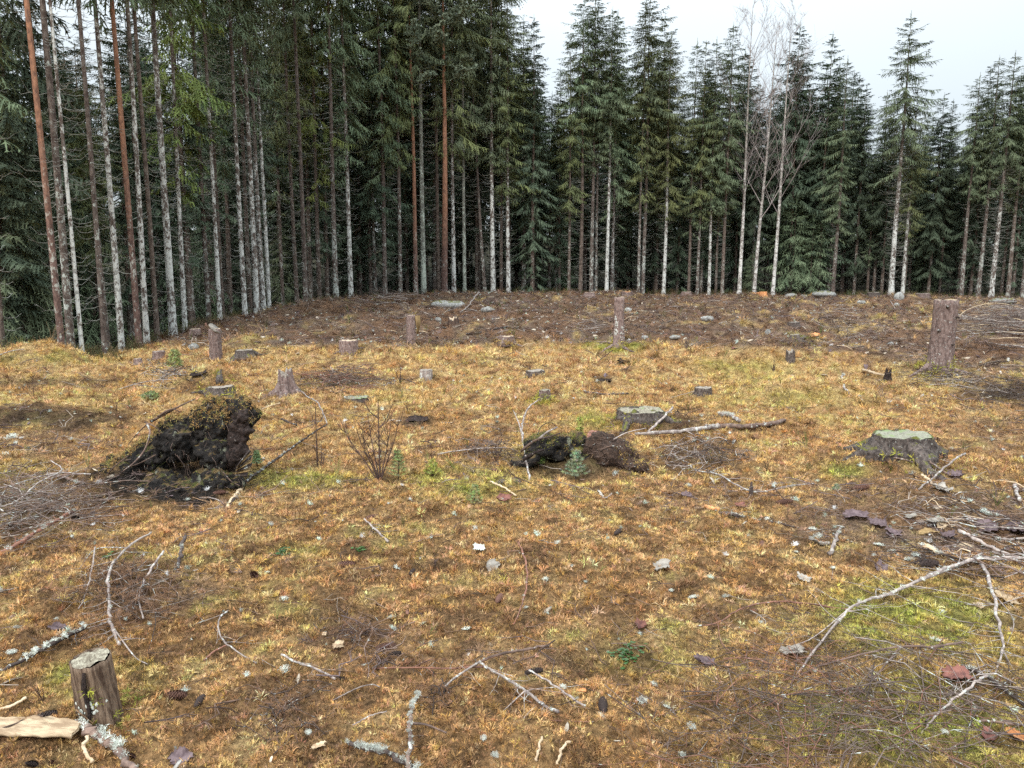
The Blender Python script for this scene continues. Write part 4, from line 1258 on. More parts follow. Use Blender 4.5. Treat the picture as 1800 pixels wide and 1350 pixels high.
for k in range(46):
    a = -PI / 2 + R.uniform(-.9, -.3) if k < 30 else -PI / 2 + R.uniform(.2, 1.0); z = th * (R.uniform(.25, .62) if k < 30 else R.uniform(.1, .45)); rr_ = tr_ * 1.16
    c = Vector((math.cos(a) * rr_, math.sin(a) * rr_, z)); n = Vector((math.cos(a), math.sin(a), 0)); s = Vector((-n.y, n.x, 0)); w = R.uniform(.006, .017)
    i = pf.add([c + n * .012] + [c + s * w * math.cos(j) + Vector((0, 0, w * 1.9 * math.sin(j))) for j in (0, 1.05, 2.1, 3.1, 4.2, 5.2)])
    for j in range(6): pf.t.append((i, i + 1 + j, i + 1 + (j + 1) % 6))
lo = pf.build("lichen_flecks", M['pale_fleck'], ts, False); lo['kind'] = 'stuff'
ts, TP, th, tr_ = stump(723, 606, 554, 16, 19, M['stump_bark'], M['cut_pale'], "tall stump with a split slab of wood hanging off its right side", lobes=3, roots=2, seed=6)
sl = MB(); x0 = tr_ * 1.25
for (x, z, w, d) in [(x0 + .03, th * .98, .06, .05), (x0 + .045, th * .7, .055, .045), (x0 + .03, th * .5, .035, .03), (x0 + .015, th * .36, .012, .012)]:
    sl.add([Vector((x - w, -d, z)), Vector((x + w, -d * .4, z)), Vector((x + w * .8, d, z)), Vector((x - w, d, z))])
for k in range(3):
    for q in range(4): sl.q.append((4 * k + q, 4 * k + 4 + q, 4 * k + 4 + (q + 1) % 4, 4 * k + (q + 1) % 4))
sl.q += [(0, 1, 2, 3), (15, 14, 13, 12)]
sl.build("split_slab", M['yellow_wood'], ts, False)
ts, TP, th, tr_ = stump(380, 632, 578, 20, 23, M['stump_bark'], M['cut_pale'], "tall purplish stump with a thin cap at the left of the slope", lobes=3, roots=2, seed=7)
cp = MB(); cp.tube([(.0, 0, th - .005), (.02, 0, th + .018)], [tr_ * 1.28, tr_ * 1.25], 20, .04); cp.build("cap", M['bark_grey'], ts, False)
stump(613, 621, 598, 32, 33, M['stump_bark'], M['cut_pale'], "squat dark stump with golden moss ramp on its right below the slope", lobes=3, roots=2, moss=60, mcol=OM, seed=8)
stump(430, 628, 615, 28, 46, M['stump_dark'], M['cut_grey'], "low dark splayed stump right of the tall capped stump", lobes=6, roots=5, seed=9, rootlen=1.3)
stump(280, 630, 617, 20, 22, M['stump_bark'], M['cut_grey'], "grey low stump beside a pale young pine below the spotted trunks", lobes=3, roots=1, seed=10)
stump(344, 592, 578, 17, 26, M['stump_bark'], M['cut_pale'], "pale topped low stump at the wood edge on the left slope", lobes=4, roots=2, seed=11, moss=20)
stump(388, 690, 679, 44, 54, M['stump_dark'], M['cut_grey'], "flat grey stump top just behind the dark root plate", lobes=4, roots=3, seed=12, moss=50, mcol=YM)
stump(749, 662, 650, 22, 24, M['stick_grey'], M['cut_grey'], "small pale grey stump on a mossy mound left of centre", lobes=3, roots=0, seed=13)
stump(941, 658, 651, 33, 37, M['stump_dark'], M['cut_grey'], "low flat dark stump in the moss at the centre", lobes=4, roots=1, seed=14)
stump(1236, 694, 681, 29, 31, M['stump_dark'], M['cut_grey'], "low grey stump right of the wide pale topped one", lobes=4, roots=1, seed=15)
stump(957, 701, 685, 19, 26, M['stump_bark'], M['cut_moss'], "small stump overgrown by yellow moss near the centre", lobes=3, roots=1, seed=16, moss=90, mcol=YM)
stump(1389, 633, 618, 15, 16, M['stump_dark'], M['cut_grey'], "small dark jagged stump in front of the rooty mossy stump", lobes=3, roots=0, seed=17, edge=.05)
stump(1396, 606, 588, 14, 40, M['stump_dark'], M['cut_grey'], "mossy stump standing on spread roots with orange split wood", lobes=4, roots=6, seed=18, moss=110, mcol=YM, rootlen=1.2)
stump(626, 704, 698, 44, 48, M['stump_dark'], M['cut_green'], "flat grey green stump disc left of the bare dark shrub", lobes=4, roots=0, seed=19)
stump(890, 601, 591, 26, 34, M['stump_bark'], M['cut_pale'], "pale topped stump sunk in a mossy mound below the slope", lobes=3, roots=2, seed=20, moss=80, mcol=OM)
stump(863, 532, 522, 14, 34, M['root_wood'], M['cut_pale'], "splayed rooty stump on the crest right of the flat grey rock", lobes=4, roots=5, seed=21, rootlen=2.4)
stump(797, 573, 560, 18, 22, M['root_wood'], M['cut_pale'], "brown broken stump on the slope right of the stump with split slab", lobes=3, roots=3, seed=22, edge=.08)
stump(858, 592, 577, 9, 12, M['root_wood'], M['cut_pale'], "small upturned stump end beside a dark log on the brown slope", lobes=2, roots=1, seed=23)
stump(1102, 521, 513, 20, 26, M['stump_bark'], M['orange_wood'], "fresh cut yellow stump on the crest behind the tall slim stump", lobes=3, roots=2, seed=24, moss=20)
stump(1341, 521, 513, 13, 18, M['orange_wood'], M['orange_wood'], "bright orange freshly cut stump on the crest", lobes=3, roots=1, seed=25)
stump(1036, 520, 514, 16, 22, M['stump_bark'], M['cut_pale'], "low pale stump at the foot of the central trunk cluster", lobes=3, roots=1, seed=26)
stump(1206, 520, 513, 16, 22, M['stump_bark'], M['cut_pale'], "small light brown stump on the crest right of the bristly pair", lobes=3, roots=1, seed=27)
stump(1622, 524, 516, 22, 28, M['stump_bark'], M['cut_grey'], "brown stump on the crest left of the tall thick stump", lobes=3, roots=2, seed=28)
stump(1535, 521, 514, 20, 24, M['stump_dark'], M['cut_grey'], "low mossy grey stump on the crest left of the lone tall spruce", lobes=3, roots=1, seed=29, moss=20)
stump(504, 690, 655, 22, 52, M['stump_bark'], M['cut_grey'], "reddish grey decaying stump splayed like a skirt left of the twig heap", lobes=6, roots=4, seed=30, edge=.10, rootlen=.8)
stump(1560, 668, 655, 10, 16, M['redrot'], M['redrot'], "jagged rotten dark red stump remnant at the end of a short log", lobes=4, roots=1, seed=31, edge=.10)
stump(243, 640, 630, 12, 22, M['stump_bark'], M['cut_pale'], "little pale stump at the foot of the second orange pine", lobes=3, roots=3, seed=32)
stump(1395, 573, 566, 20, 24, M['stump_dark'], M['bark_grey'], "grey lichened stub on the brown ground behind the rooty stump", lobes=3, roots=0, seed=33)

# ------------------------------------------------------------------ lumpy bodies
def blob(parts, voxel, namp, seed, name, mat, parent=None, smooth=True):
    """parts = (centre, radii, rotz) ellipsoids fused by voxel remesh, roughened by noise"""
    me = bpy.data.meshes.new(name); V = []; F = []
    for (c, rad, rz) in parts:
        i0 = len(V); nu, nv = 20, 12
        cr, sr = math.cos(rz), math.sin(rz)
        for a in range(nv + 1):
            ph = PI * a / nv
            for b_ in range(nu):
                th = 2 * PI * b_ / nu
                x = rad[0] * math.sin(ph) * math.cos(th); y = rad[1] * math.sin(ph) * math.sin(th); z = rad[2] * math.cos(ph)
                V.append((c[0] + x * cr - y * sr, c[1] + x * sr + y * cr, c[2] + z))
        for a in range(nv):
            for b_ in range(nu):
                F.append((i0 + a * nu + b_, i0 + (a + 1) * nu + b_, i0 + (a + 1) * nu + (b_ + 1) % nu, i0 + a * nu + (b_ + 1) % nu))
    me.from_pydata(V, [], F)
    t = bpy.data.objects.new("tmp", me); COL.objects.link(t)
    md = t.modifiers.new("r", 'REMESH'); md.mode = 'VOXEL'; md.voxel_size = voxel
    dg = bpy.context.evaluated_depsgraph_get()
    m2 = bpy.data.meshes.new_from_object(t.evaluated_get(dg))
    bpy.data.objects.remove(t); bpy.data.meshes.remove(me)
    n = len(m2.vertices)
    co = np.empty(n * 3); m2.vertices.foreach_get("co", co); co = co.reshape(-1, 3)
    no = np.empty(n * 3); m2.vertices.foreach_get("normal", no); no = no.reshape(-1, 3)
    d = np.zeros(n)
    for k, (sc, am) in enumerate(namp): d += am * noise3(co / sc + 13.7 * k, seed + k)
    co = co + no * d[:, None]
    m2.vertices.foreach_set("co", co.ravel())
    m2.polygons.foreach_set("use_smooth", np.full(len(m2.polygons), smooth))
    m2.update(); m2.name = name; m2.materials.clear(); m2.materials.append(mat)
    return link(bpy.data.objects.new(name, m2), parent), co, no
def rock(u, v, w, h, label, seed, dep=1.0, mat=None, group='boulders on the crest'):
    P = ground_at(u, v); m = mpp(P); rx = w * m / 2; rz = h * m
    o, _, _ = blob([((0, 0, rz * .15), (rx, rx * .75 * dep, rz * .9), 0), ((rx * .3, 0, rz * .05), (rx * .6, rx * .6 * dep, rz * .75), .4)], max(rx / 11, .02), [(rx * .7, rx * .12), (rx * .25, rx * .05), (rx * .1, rx * .02)], seed, "rock", mat or M['rock'])
    o.location = P
    tag(o, label, 'rock', group)
rock(1449, 519, 46, 8, "long pale boulder left of two on the crest at right", 1)
rock(1479, 519, 30, 9, "rounded grey boulder touching the long pale one on the crest", 2)
rock(1391, 521, 22, 5, "low white stone on the crest left of the pale boulders", 3)
rock(1413, 522, 12, 4, "small white stone nearest left of the pale boulders", 4)
rock(1580, 524, 18, 10, "white stone on a mossy hummock at the foot of the lone tall spruce", 5)
rock(1576, 538, 10, 6, "small white stone low in the face of the mossy hummock", 6)
rock(1762, 531, 50, 7, "broad flat grey boulder at the wood edge far right", 7)
rock(1104, 547, 14, 7, "small round pale stone right of the tall slim stump", 8)
rock(788, 538, 62, 9, "flat blue grey rock slab on the brown crest", 9, .7)
rock(858, 546, 26, 6, "pale flat stone below the splayed rooty stump", 10)
rock(770, 564, 12, 6, "small pale stone right of the split slab stump", 11)
rock(1244, 562, 24, 7, "mossy grey boulder on the brown ground right of centre", 12)
rock(1186, 594, 20, 5, "grey stone behind the edge of the golden moss", 13)
rock(1133, 594, 16, 5, "white crumbly stone right of the tall slim stump foot", 14)
rock(340, 612, 20, 9, "grey lichened stone left of the tall capped stump", 15)
rock(1514, 533, 16, 5, "pale elongated stone right of the boulders", 16)
rock(1350, 586, 12, 7, "whitish stone under the mossy root arch", 17)
rock(1565, 607, 12, 7, "pale stone in brown debris left of the tall thick stump", 18)

# ------------------------------------------------------------------ the uprooted root plate at left
def g_(P, x, y, dz=0.0):
    return Vector((x, y, gz(P.x + x, P.y + y) - P.z + dz))
P = ground_at(325, 850); mp_ = mpp(P)
rp = empty("root_plate", P, "big overturned black root plate of peat with mossy top at left", "root plate")
S_ = mp_ * 100     # metres per 100 photograph pixels here
def L(u, v, d=0.0):            # local point from picture offsets around the base, d metres deeper
    return Vector(((u - 325) * mp_, d, (850 - v) * mp_))
body, co, no = blob([
    (L(368, 748, .20), (.50 * S_, .36 * S_, .47 * S_), 0), (L(302, 778, .18), (.46 * S_, .36 * S_, .42 * S_), 0), (L(252, 808, .18), (.42 * S_, .36 * S_, .33 * S_), 0),
    (L(208, 836, .16), (.42 * S_, .36 * S_, .24 * S_), 0), (L(168, 862, .14), (.42 * S_, .35 * S_, .14 * S_), 0), (L(413, 738, .20), (.24 * S_, .30 * S_, .27 * S_), 0),
    (L(375, 800, .14), (.30 * S_, .30 * S_, .34 * S_), 0), (L(300, 858, .02), (.95 * S_, .38 * S_, .20 * S_), 0), (L(370, 850, .06), (.5 * S_, .3 * S_, .18 * S_), 0)],
    .012, [(.20, .05), (.08, .030), (.035, .024), (.018, .014), (.010, .009)], 3, "peat_clod", M['peat'], rp)
bv = body.data
rr_ = random.Random(4); top = []; front = []
for poly in bv.polygons:
    n = poly.normal; c = poly.center
    line = float(np.interp(325 + c.x / mp_, [150, 200, 250, 300, 330, 430], [865, 812, 770, 735, 712, 712]))
    if n.z > .2 and c.z > (850 - line - (38 if c.x > .05 else 14)) * mp_ and rr_.random() < .34: top.append((c.copy(), n.copy()))
    elif n.z > .35 and rr_.random() < (.03 if c.z > .3 else .03): front.append((c.copy(), n.copy()))
tuft_cover("moss_cap", body, sorted(top, key=lambda q: rr_.random())[:3000], .042, [(.42, .25, .10), (.30, .18, .07), (.50, .34, .15), (.38, .32, .10)], 5)
tuft_cover("moss_patch", body, sorted(front, key=lambda q: rr_.random())[:260], .034, [(.14, .15, .035), (.20, .19, .05), (.10, .10, .03), (.26, .18, .08)], 6)
face, _, _ = blob([(L(417, 765, .10), (.20 * S_, .13 * S_, .50 * S_), 0), (L(425, 735, .09), (.16 * S_, .12 * S_, .22 * S_), 0), (L(400, 815, .12), (.2 * S_, .12 * S_, .22 * S_), 0)], .012, [(.10, .04), (.035, .022), (.016, .014)], 9, "rotten_bark", M['redrot'], rp)
for k, (pl, r0, r1) in enumerate([
    ([L(268, 742, -.02), L(276, 757, -.06), L(268, 785, -.09), L(252, 805, -.11), L(230, 822, -.12)], .014, .009),
    ([L(262, 740, 0), L(285, 747, -.04), L(292, 760, -.03)], .010, .006),
    ([L(268, 742, -.02), L(245, 765, -.03), L(232, 780, -.02)], .008, .005),
    ([L(270, 740, .02), L(325, 712, -.02), L(350, 700, .02)], .016, .008),
    ([L(285, 730, .0), L(312, 716, -.03), L(328, 722, -.02)], .012, .006),
    ([L(180, 845, .02), L(205, 820, -.04), L(232, 798, -.02)], .011, .007),
    ([L(290, 792, -.12), L(262, 806, -.14), L(235, 815, -.1)], .008, .004),
    ([L(300, 850, -.2), L(330, 838, -.18), L(352, 842, -.16)], .006, .003),
    ([L(272, 865, -.26), L(285, 835, -.22), L(305, 820, -.2)], .006, .003),
    ([L(395, 828, -.02), L(412, 842, -.06), L(428, 850, -.07)], .009, .004),
    ([L(330, 790, -.16), L(344, 812, -.17), L(340, 838, -.17)], .006, .003)]):
    r0 *= .62; r1 *= .5; b = MB(); b.tube(catmull(pl, 12), [r0 + (r1 - r0) * q / 12 for q in range(13)], 6, .15, True, k); b.build("root", M['root_wood'] if k else M['stick'], rp)
hr = MB(); rh = random.Random(8)
for k in range(330):
    c = rr_.choice(bv.polygons); p = c.center; n = c.normal
    if n.y > .3: continue
    l = rh.uniform(.03, .12); e = p + n * l * .35 + Vector((rh.uniform(-.5, .5), rh.uniform(-.2, .2), -1)) * l * .7
    hr.tube([p, (p + e) / 2 + n * l * .2, e], [.0016, .0014, .0008], 3, cap=False)
o_ = hr.build("hair_roots", M['stick'], rp); o_['kind'] = 'stuff'
# splintered wood at the right foot of the clod
for k in range(7):
    a = -.75 + k * .25
    b = MB(); p0 = L(414 + k * 1.5, 832 - k * 3, .02 - .01 * k); p1 = p0 + Vector((math.cos(a) * .13, -.02, math.sin(a * 1.1 + .7) * .11))
    w = Vector((0, .03, .012))
    b.add([p0 - w, p0 + w, p1 + w * .6, p1 - w * .6] + [q + Vector((.004, .0, .009)) for q in (p0 - w, p0 + w, p1 + w * .6, p1 - w * .6)])
    b.q += [(0, 1, 2, 3), (7, 6, 5, 4), (0, 4, 5, 1), (1, 5, 6, 2), (2, 6, 7, 3), (3, 7, 4, 0)]
    b.build("splinter", M['yellow_wood'] if k % 2 else M['stick_dark'], rp, False)

# ------------------------------------------------------------------ the torn up hollow in the middle
P = ground_at(1010, 822); mp_ = mpp(P); S_ = mp_ * 100
hc = empty("root_hollow", P, "torn up black root hollow with reddish wood in the middle of the moss", "root mound")
def L(u, v, d=0.0): return Vector(((u - 1010) * mp_, d, (822 - v) * mp_))
hb, _, _ = blob([(L(965, 795, .20), (.52 * S_, .20 * S_, .26 * S_), 0), (L(1000, 800, .25), (.5 * S_, .2 * S_, .26 * S_), 0), (L(925, 815, .12), (.28 * S_, .18 * S_, .12 * S_), 0), (L(1040, 808, .12), (.35 * S_, .16 * S_, .18 * S_), 0)],
    .016, [(.12, .05), (.05, .022), (.02, .01)], 21, "peat_clod", M['peat'], hc)
M['rootmat'] = m_simple("fibrous_root_mat", (.115, .072, .052), (.035, .024, .020), 40, bump=1.0, bd=.02)
hb2, _, _ = blob([(L(1085, 805, .10), (.42 * S_, .26 * S_, .26 * S_), 0), (L(1060, 795, .16), (.30 * S_, .26 * S_, .30 * S_), 0), (L(1112, 822, .06), (.25 * S_, .2 * S_, .12 * S_), 0)], .016, [(.10, .04), (.04, .016), (.016, .01)], 22, "root_mat", M['rootmat'], hc)
fb = MB(); rf = random.Random(3)
for k in range(420):
    c = rf.choice(hb2.data.polygons); p = c.center; n = c.normal
    if n.y > .5: continue
    l = rf.uniform(.03, .10); t = Vector((rf.uniform(-1, 1), rf.uniform(-.4, .4), rf.uniform(-.8, .1))).normalized()
    fb.tube([p, p + t * l * .5 + n * .015, p + t * l], [.0022, .0018, .001], 3, cap=False)
o_ = fb.build("hair_roots", M['stick'], hc); o_['kind'] = 'stuff'
rr_ = random.Random(41)
for bd, nm, cols in ((hb2, "moss_edge", OM), (hb, "moss_patch", [(.16, .17, .04), (.26, .24, .06), (.30, .20, .08)])):
    pts = [(q.center.copy(), q.normal.copy()) for q in bd.data.polygons if (q.center.x > .30 * S_ * .9 * 1 and bd is hb2 and q.normal.z > .1 and rr_.random() < .28 * min(1, max(0, (q.center.x - .62 * S_) / .3))) or (bd is hb and q.normal.z > .35 and q.center.z > .09 and rr_.random() < .40)]
    if pts: rr_.shuffle(pts); tuft_cover(nm, bd, pts[:1300], .04, cols, 7)
for k, (pl, r0, r1, mt) in enumerate([
    ([L(920, 805, -.06), L(940, 790, -.09), L(955, 786, -.08)], .030, .012, 'redrot'),
    ([L(915, 792, -.02), L(940, 772, -.02), L(962, 768, .0), L(985, 762, .05)], .018, .010, 'root_wood'),
    ([L(946, 775, .05), L(962, 760, .04), L(980, 752, .06)], .020, .010, 'stick_grey'),
    ([L(945, 768, .1), L(952, 752, .1), L(968, 745, .1), L(978, 752, .1)], .007, .004, 'stick_dark'),
    ([L(1018, 812, -.10), L(1004, 806, -.14), L(980, 818, -.16)], .008, .004, 'root_wood'),
    ([L(1052, 790, -.02), L(1075, 782, -.02), L(1100, 790, .0)], .009, .004, 'root_wood'),
    ([L(1080, 776, .1), L(1105, 764, .12), L(1140, 758, .16)], .008, .005, 'stick_grey')]):
    r0 *= .6; r1 *= .6; b = MB(); b.tube(catmull(pl, 10), [r0 + (r1 - r0) * q / 10 for q in range(11)], 7, .2, True, k); b.build("root", M[mt], hc)
# two pink torn bark chunks stand on the rim
for k, (u, v, w, h, lab) in enumerate([(1044, 766, 30, 22, "pinkish torn bark lump on the right rim of the hollow"), (981, 766, 34, 16, "pinkish shredded bark lump on the left rim of the hollow")]):
    q = ground_at(u, v + 14); m = mpp(q)
    o, _, _ = blob([((0, 0, h * m * .4), (w * m / 2, w * m * .3, h * m * .75), .3), ((w * m * .25, 0, h * m * .2), (w * m * .35, w * m * .25, h * m * .5), 0)], .014, [(.06, .02), (.02, .014)], 60 + k, "bark_chunk",
        m_simple("torn_bark_pink_%s" % "ab"[k], (.50, .27, .20), (.22, .10, .08), 18, lich=.15, bump=1.0, bd=.02, stretch=(1.5, 1, .4)))
    o.location = q; tag(o, lab, 'bark', None)

# ------------------------------------------------------------------ fallen branches, logs and sticks
def ground_path(pts):
    out = []
    for q in pts:
        p = ground_at(q[0], q[1]); p.z += (q[2] if len(q) > 2 else 0.0)
        out.append(p)
    return out
def fallen(name, pts, r0, r1, mat, label, cat='branch', twigs=0, tl=.3, lich=0, seed=0, group=None, wob=.10, forks=(), n=None, tmat=None, up=.1):
    """r0, r1 in photograph pixels at the branch"""
    r = random.Random(seed * 13 + 5)
    W = ground_path(pts); o0 = W[0].copy(); r0 *= .62; r1 *= .62; forks = [(a, b * .6, c * .6) for a, b, c in forks]
    o = empty(name, o0, label, cat, group)
    n = n or max(10, 5 * len(pts))
    C = catmull([w - o0 for w in W], n)
    m0, m1 = mpp(W[0]), mpp(W[-1])
    rad = []
    for k in range(n + 1):
        t = k / n
        rad.append((r0 + (r1 - r0) * t) * (m0 + (m1 - m0) * t) * (1 + .10 * math.sin(k * 2.3 + seed) + .06 * math.sin(k * 5.1)))
        C[k] += Vector((r.gauss(0, .5), r.gauss(0, .5), 0)) * rad[-1]
        C[k].z += rad[-1] * .55
    b = MB(); b.tube(C, rad, 8, wob, True, seed); stem_ = b.build("stem", mat, o)
    for fp, f0, f1 in forks:
        Wf = [w - o0 for w in ground_path(fp)]
        q0 = min(C, key=lambda c: (c - Wf[0]).length); Wf[0] = q0
        mf = mpp(Wf[-1] + o0)
        Cf = catmull(Wf, 10)
        fr = [(f0 + (f1 - f0) * q / 10) * mf for q in range(11)]
        fb_ = MB(); fb_.tube([c + Vector((0, 0, fr[i] * .5)) for i, c in enumerate(Cf)], fr, 6, wob, True, seed + 3); fb_.build("side_branch", mat, o)
    if twigs:
        tb = MB()
        for k in range(twigs):
            i = r.randint(int(n * .15), n - 1); c = C[i]; t = (C[min(i + 1, n)] - C[i]).normalized()
            a = r.choice((-1, 1)) * r.uniform(.4, 1.2); d = Vector((t.x * math.cos(a) - t.y * math.sin(a), t.x * math.sin(a) + t.y * math.cos(a), 0))
            l = tl * r.uniform(.3, 1.0); P_ = [c]; q = c.copy()
            for s in range(4):
                d = (d + Vector((r.gauss(0, .22), r.gauss(0, .22), r.gauss(0, .1)))).normalized(); q = q + d * l / 4
                g = gz(q.x + o0.x, q.y + o0.y) - o0.z; q.z = max(g + .004, min(q.z, g + up)); P_.append(q.copy())
            rr = max(.0013, rad[i] * .32)
            tb.tube(P_, [rr, rr * .8, rr * .65, rr * .5, rr * .3], 4, cap=False)
            for s in range(r.randint(0, 3)):
                j = r.randint(1, 4); a2 = r.uniform(0, 6.28); e = P_[j] + Vector((math.cos(a2), math.sin(a2), r.uniform(-.05, .3))) * l * .35
                tb.tube([P_[j], (P_[j] + e) / 2 + Vector((0, 0, .004)), e], [rr * .5, rr * .4, rr * .25], 3, cap=False)
        q = tb.build("twigs", tmat or mat, o); q['kind'] = 'stuff'
    if lich:
        lb = MB(); pm = lichen_tuft(3, 16); V = [v.co.copy() for v in pm.vertices]; Q = [tuple(p.vertices) for p in pm.polygons if len(p.vertices) == 4]; T = [tuple(p.vertices) for p in pm.polygons if len(p.vertices) == 3]
        cen = r.uniform(.1, .9)
        for k in range(lich):
            i = int(min(n, max(0, r.gauss(cen if k % 3 else r.random(), .13) * n))); s = max(rad[i] * 1.7, .007) * r.uniform(.8, 2.0)
            mt = Matrix.Translation(C[i] + Vector((r.uniform(-1, 1) * rad[i], r.uniform(-1, 1) * rad[i], rad[i] * .5))) @ Matrix.Rotation(r.uniform(0, 6.28), 4, 'Z') @ Matrix.Rotation(r.uniform(-.6, .6), 4, 'X') @ Matrix.Scale(s, 4)
            lb.merge([mt @ v for v in V], Q, T)
        q = lb.build("lichen_tufts", M['lichen'], stem_, False); q['kind'] = 'stuff'
    return o

F = fallen
F("fallen_log", [(1115, 770, .03), (1190, 767, .04), (1240, 761, .04), (1262, 758, .04)], 4.5, 8.0, M['stick_grey'], "brown log lying right of the centre hollow, nearer and longer piece", 'log', twigs=3, seed=1)
F("fallen_log", [(1264, 758, .04), (1310, 757, .03), (1345, 753, .03), (1379, 747, .04)], 7.5, 5.5, M['stick'], "brown log lying end to end with another, far right piece", 'log', twigs=2, seed=2)
F("fallen_branch", [(405, 889), (418, 868), (430, 852, .01), (470, 826, .03), (510, 800, .05), (545, 780, .08), (575, 768, .12)], 5.0, 2.0, M['stick_dark'], "dark branch with white lichen patches reaching right from the root plate", twigs=6, lich=26, seed=3, tl=.25)
F("fallen_branch", [(575, 768, .13), (568, 750, .16), (558, 728, .14), (540, 705, .06), (520, 680, .02)], 2.0, 1.2, M['stick_grey'], "thin grey lichened branch rising from the tip of the dark branch", twigs=6, seed=4, tl=.3, lich=8)
F("fallen_branch", [(400, 893), (414, 872), (424, 858)], 5.5, 4.5, M['stick_pale'], "peeled pale branch butt in front of the root plate", seed=5)
F("fallen_branch", [(1400, 1188), (1440, 1140, .02), (1490, 1092, .05), (1520, 1078, .06), (1560, 1066, .06), (1620, 1043, .07), (1680, 1015, .07), (1740, 1000, .06), (1830, 994, .03)], 3.0, 5.6, M['stick_grey'],
  "long grey crooked branch crossing the right foreground", twigs=22, lich=30, seed=6, tl=.35, forks=[([(1640, 1040), (1680, 1012, .05), (1725, 985, .04)], 6, 3), ([(1490, 1092), (1430, 1128, .02), (1385, 1142, .01)], 2.2, 1.0)])
F("fallen_branch", [(1728, 1010, .05), (1745, 1060, .04), (1756, 1120, .03), (1762, 1150, .02), (1748, 1185, 0)], 5.0, 2.5, M['stick_grey'], "grey branch hanging down the right edge from the long crooked branch", twigs=12, seed=7, tl=.3, lich=8,
  forks=[([(1760, 1150), (1782, 1178), (1800, 1190)], 2.5, 1.5), ([(1745, 1060), (1780, 1100, .03), (1770, 1140, .02)], 2, 1)])
F("fallen_branch", [(1350, 1240), (1410, 1190, .01), (1480, 1172, .03), (1580, 1158, .05), (1640, 1158, .05), (1690, 1150, .05)], 2.0, 3.6, M['stick'], "purplish thin branch lying below the long crooked branch", twigs=24, seed=8, tl=.35, forks=[([(1580, 1160), (1540, 1200, .03), (1505, 1235, .02)], 3, 1.8)])
F("fallen_branch", [(1620, 1290), (1650, 1262, .02), (1700, 1230, .04), (1735, 1208, .05)], 2.4, 4.0, M['stick_grey'], "short reddish grey branch in green moss at the lower right", twigs=12, seed=9, tl=.3)
F("fallen_branch", [(1690, 1180, .02), (1735, 1205, .03), (1780, 1235, .02), (1830, 1262, .0)], 6, 4, M['stick_dark'], "dark lichened branch leaving the right edge beside the rusty bark", twigs=8, seed=10, tl=.25, lich=12)
F("fallen_branch", [(1712, 1268), (1750, 1275, .01), (1830, 1284, .01)], 4, 3.5, M['stick'], "smooth brown stick at the lower right edge", seed=11, lich=3)
F("fallen_branch", [(1225, 1105, .01), (1262, 1102, .02), (1300, 1086, .04), (1360, 1072, .04), (1430, 1070, .02), (1500, 1078, .01)], 1.6, 2.6, M['stick_red'], "thin red brown branch meeting the long crooked branch from the left", twigs=14, seed=12, tl=.3, forks=[([(1262, 1102), (1270, 1140, .02), (1310, 1170, .01)], 1.5, 1)])
F("fallen_branch", [(1238, 892), (1262, 902, .02)], 5.5, 5.0, M['orange_wood'], "bright orange stripped stick end at right of centre", seed=13)
F("fallen_branch", [(1262, 902), (1295, 910, .01), (1330, 915), (1365, 920), (1400, 928)], 5.0, 2.2, M['stick_dark'], "dark lichened stick continuing from the bright orange end", lich=26, seed=14, twigs=5, tl=.15)
F("fallen_branch", [(1400, 928), (1460, 938), (1500, 955), (1550, 975), (1600, 990)], 2.2, 1.4, M['stick_dark'], "thin branch hidden under a line of white lichen at right", lich=70, seed=15, twigs=6, tl=.15)
F("fallen_branch", [(1222, 835, .03), (1262, 845, .05), (1290, 862, .05), (1330, 870, .02), (1385, 862, .03), (1430, 855, .02)], 2.6, 1.8, M['stick_grey'], "curved grey branch lying left of a small upright bark strip", twigs=10, seed=16, tl=.3)
F("fallen_branch", [(-20, 982), (30, 965, .02), (80, 938, .04), (128, 914, .05)], 6.0, 4.5, M['stick_red'], "red barked lichened branch entering from the left edge", twigs=4, seed=17, lich=20, tl=.2)
F("fallen_branch", [(-20, 1192), (40, 1170, .02), (80, 1152, .03), (152, 1122, .05)], 5.0, 6.0, M['stick_dark'], "dark lichen crusted branch pointing at the small foreground stump", twigs=8, seed=18, lich=46, tl=.2)
F("fallen_branch", [(-20, 1252), (20, 1242), (46, 1232, .01)], 5, 4, M['stick_pale'], "pale stick at the left edge below the dark crusted branch", seed=19)
F("fallen_branch", [(136, 1285, .02), (170, 1305, .02), (205, 1330, .02), (240, 1372, .01)], 13, 10, M['stick'], "thick lichened branch running off the bottom left beside the pale bark slab", seed=20, lich=26)
F("fallen_branch", [(162, 1345, .01), (148, 1325, .02), (160, 1308, .03)], 5, 5, M['stick_pale'], "short tan stick leaning on the thick lichened branch", seed=21)
F("fallen_branch", [(268, 950, .05), (225, 985, .07), (195, 1025, .07), (192, 1065, .05), (196, 1105, .03), (212, 1140, .01)], 2.6, 4.5, M['stick_grey'], "bent grey branch arching above the small foreground stump", twigs=14, seed=22, tl=.3, lich=6,
  forks=[([(225, 985), (170, 980, .05), (140, 1010, .03)], 2, 1), ([(196, 1105), (235, 1160, .02), (260, 1172, .01)], 2.4, 1.4)])
F("fallen_branch", [(168, 980, .06), (162, 1020, .05), (150, 1060, .03), (138, 1078, .02)], 2.2, 1.4, M['stick_grey'], "forked pale twig left of the bent grey branch", twigs=8, seed=23, tl=.2)
F("fallen_branch", [(290, 985, .05), (262, 1025, .05), (245, 1060, .04), (252, 1095, .02)], 3.2, 2.2, M['stick_grey'], "grey forked branch hung with brown needles right of the bent one", twigs=16, seed=24, tl=.3)
F("fallen_branch", [(325, 958, .05), (318, 982, .03), (310, 1005, 0)], 5, 4.5, M['stick_dark'], "short thick dark broken branch stub standing above the needle sprays", lich=4, seed=25)
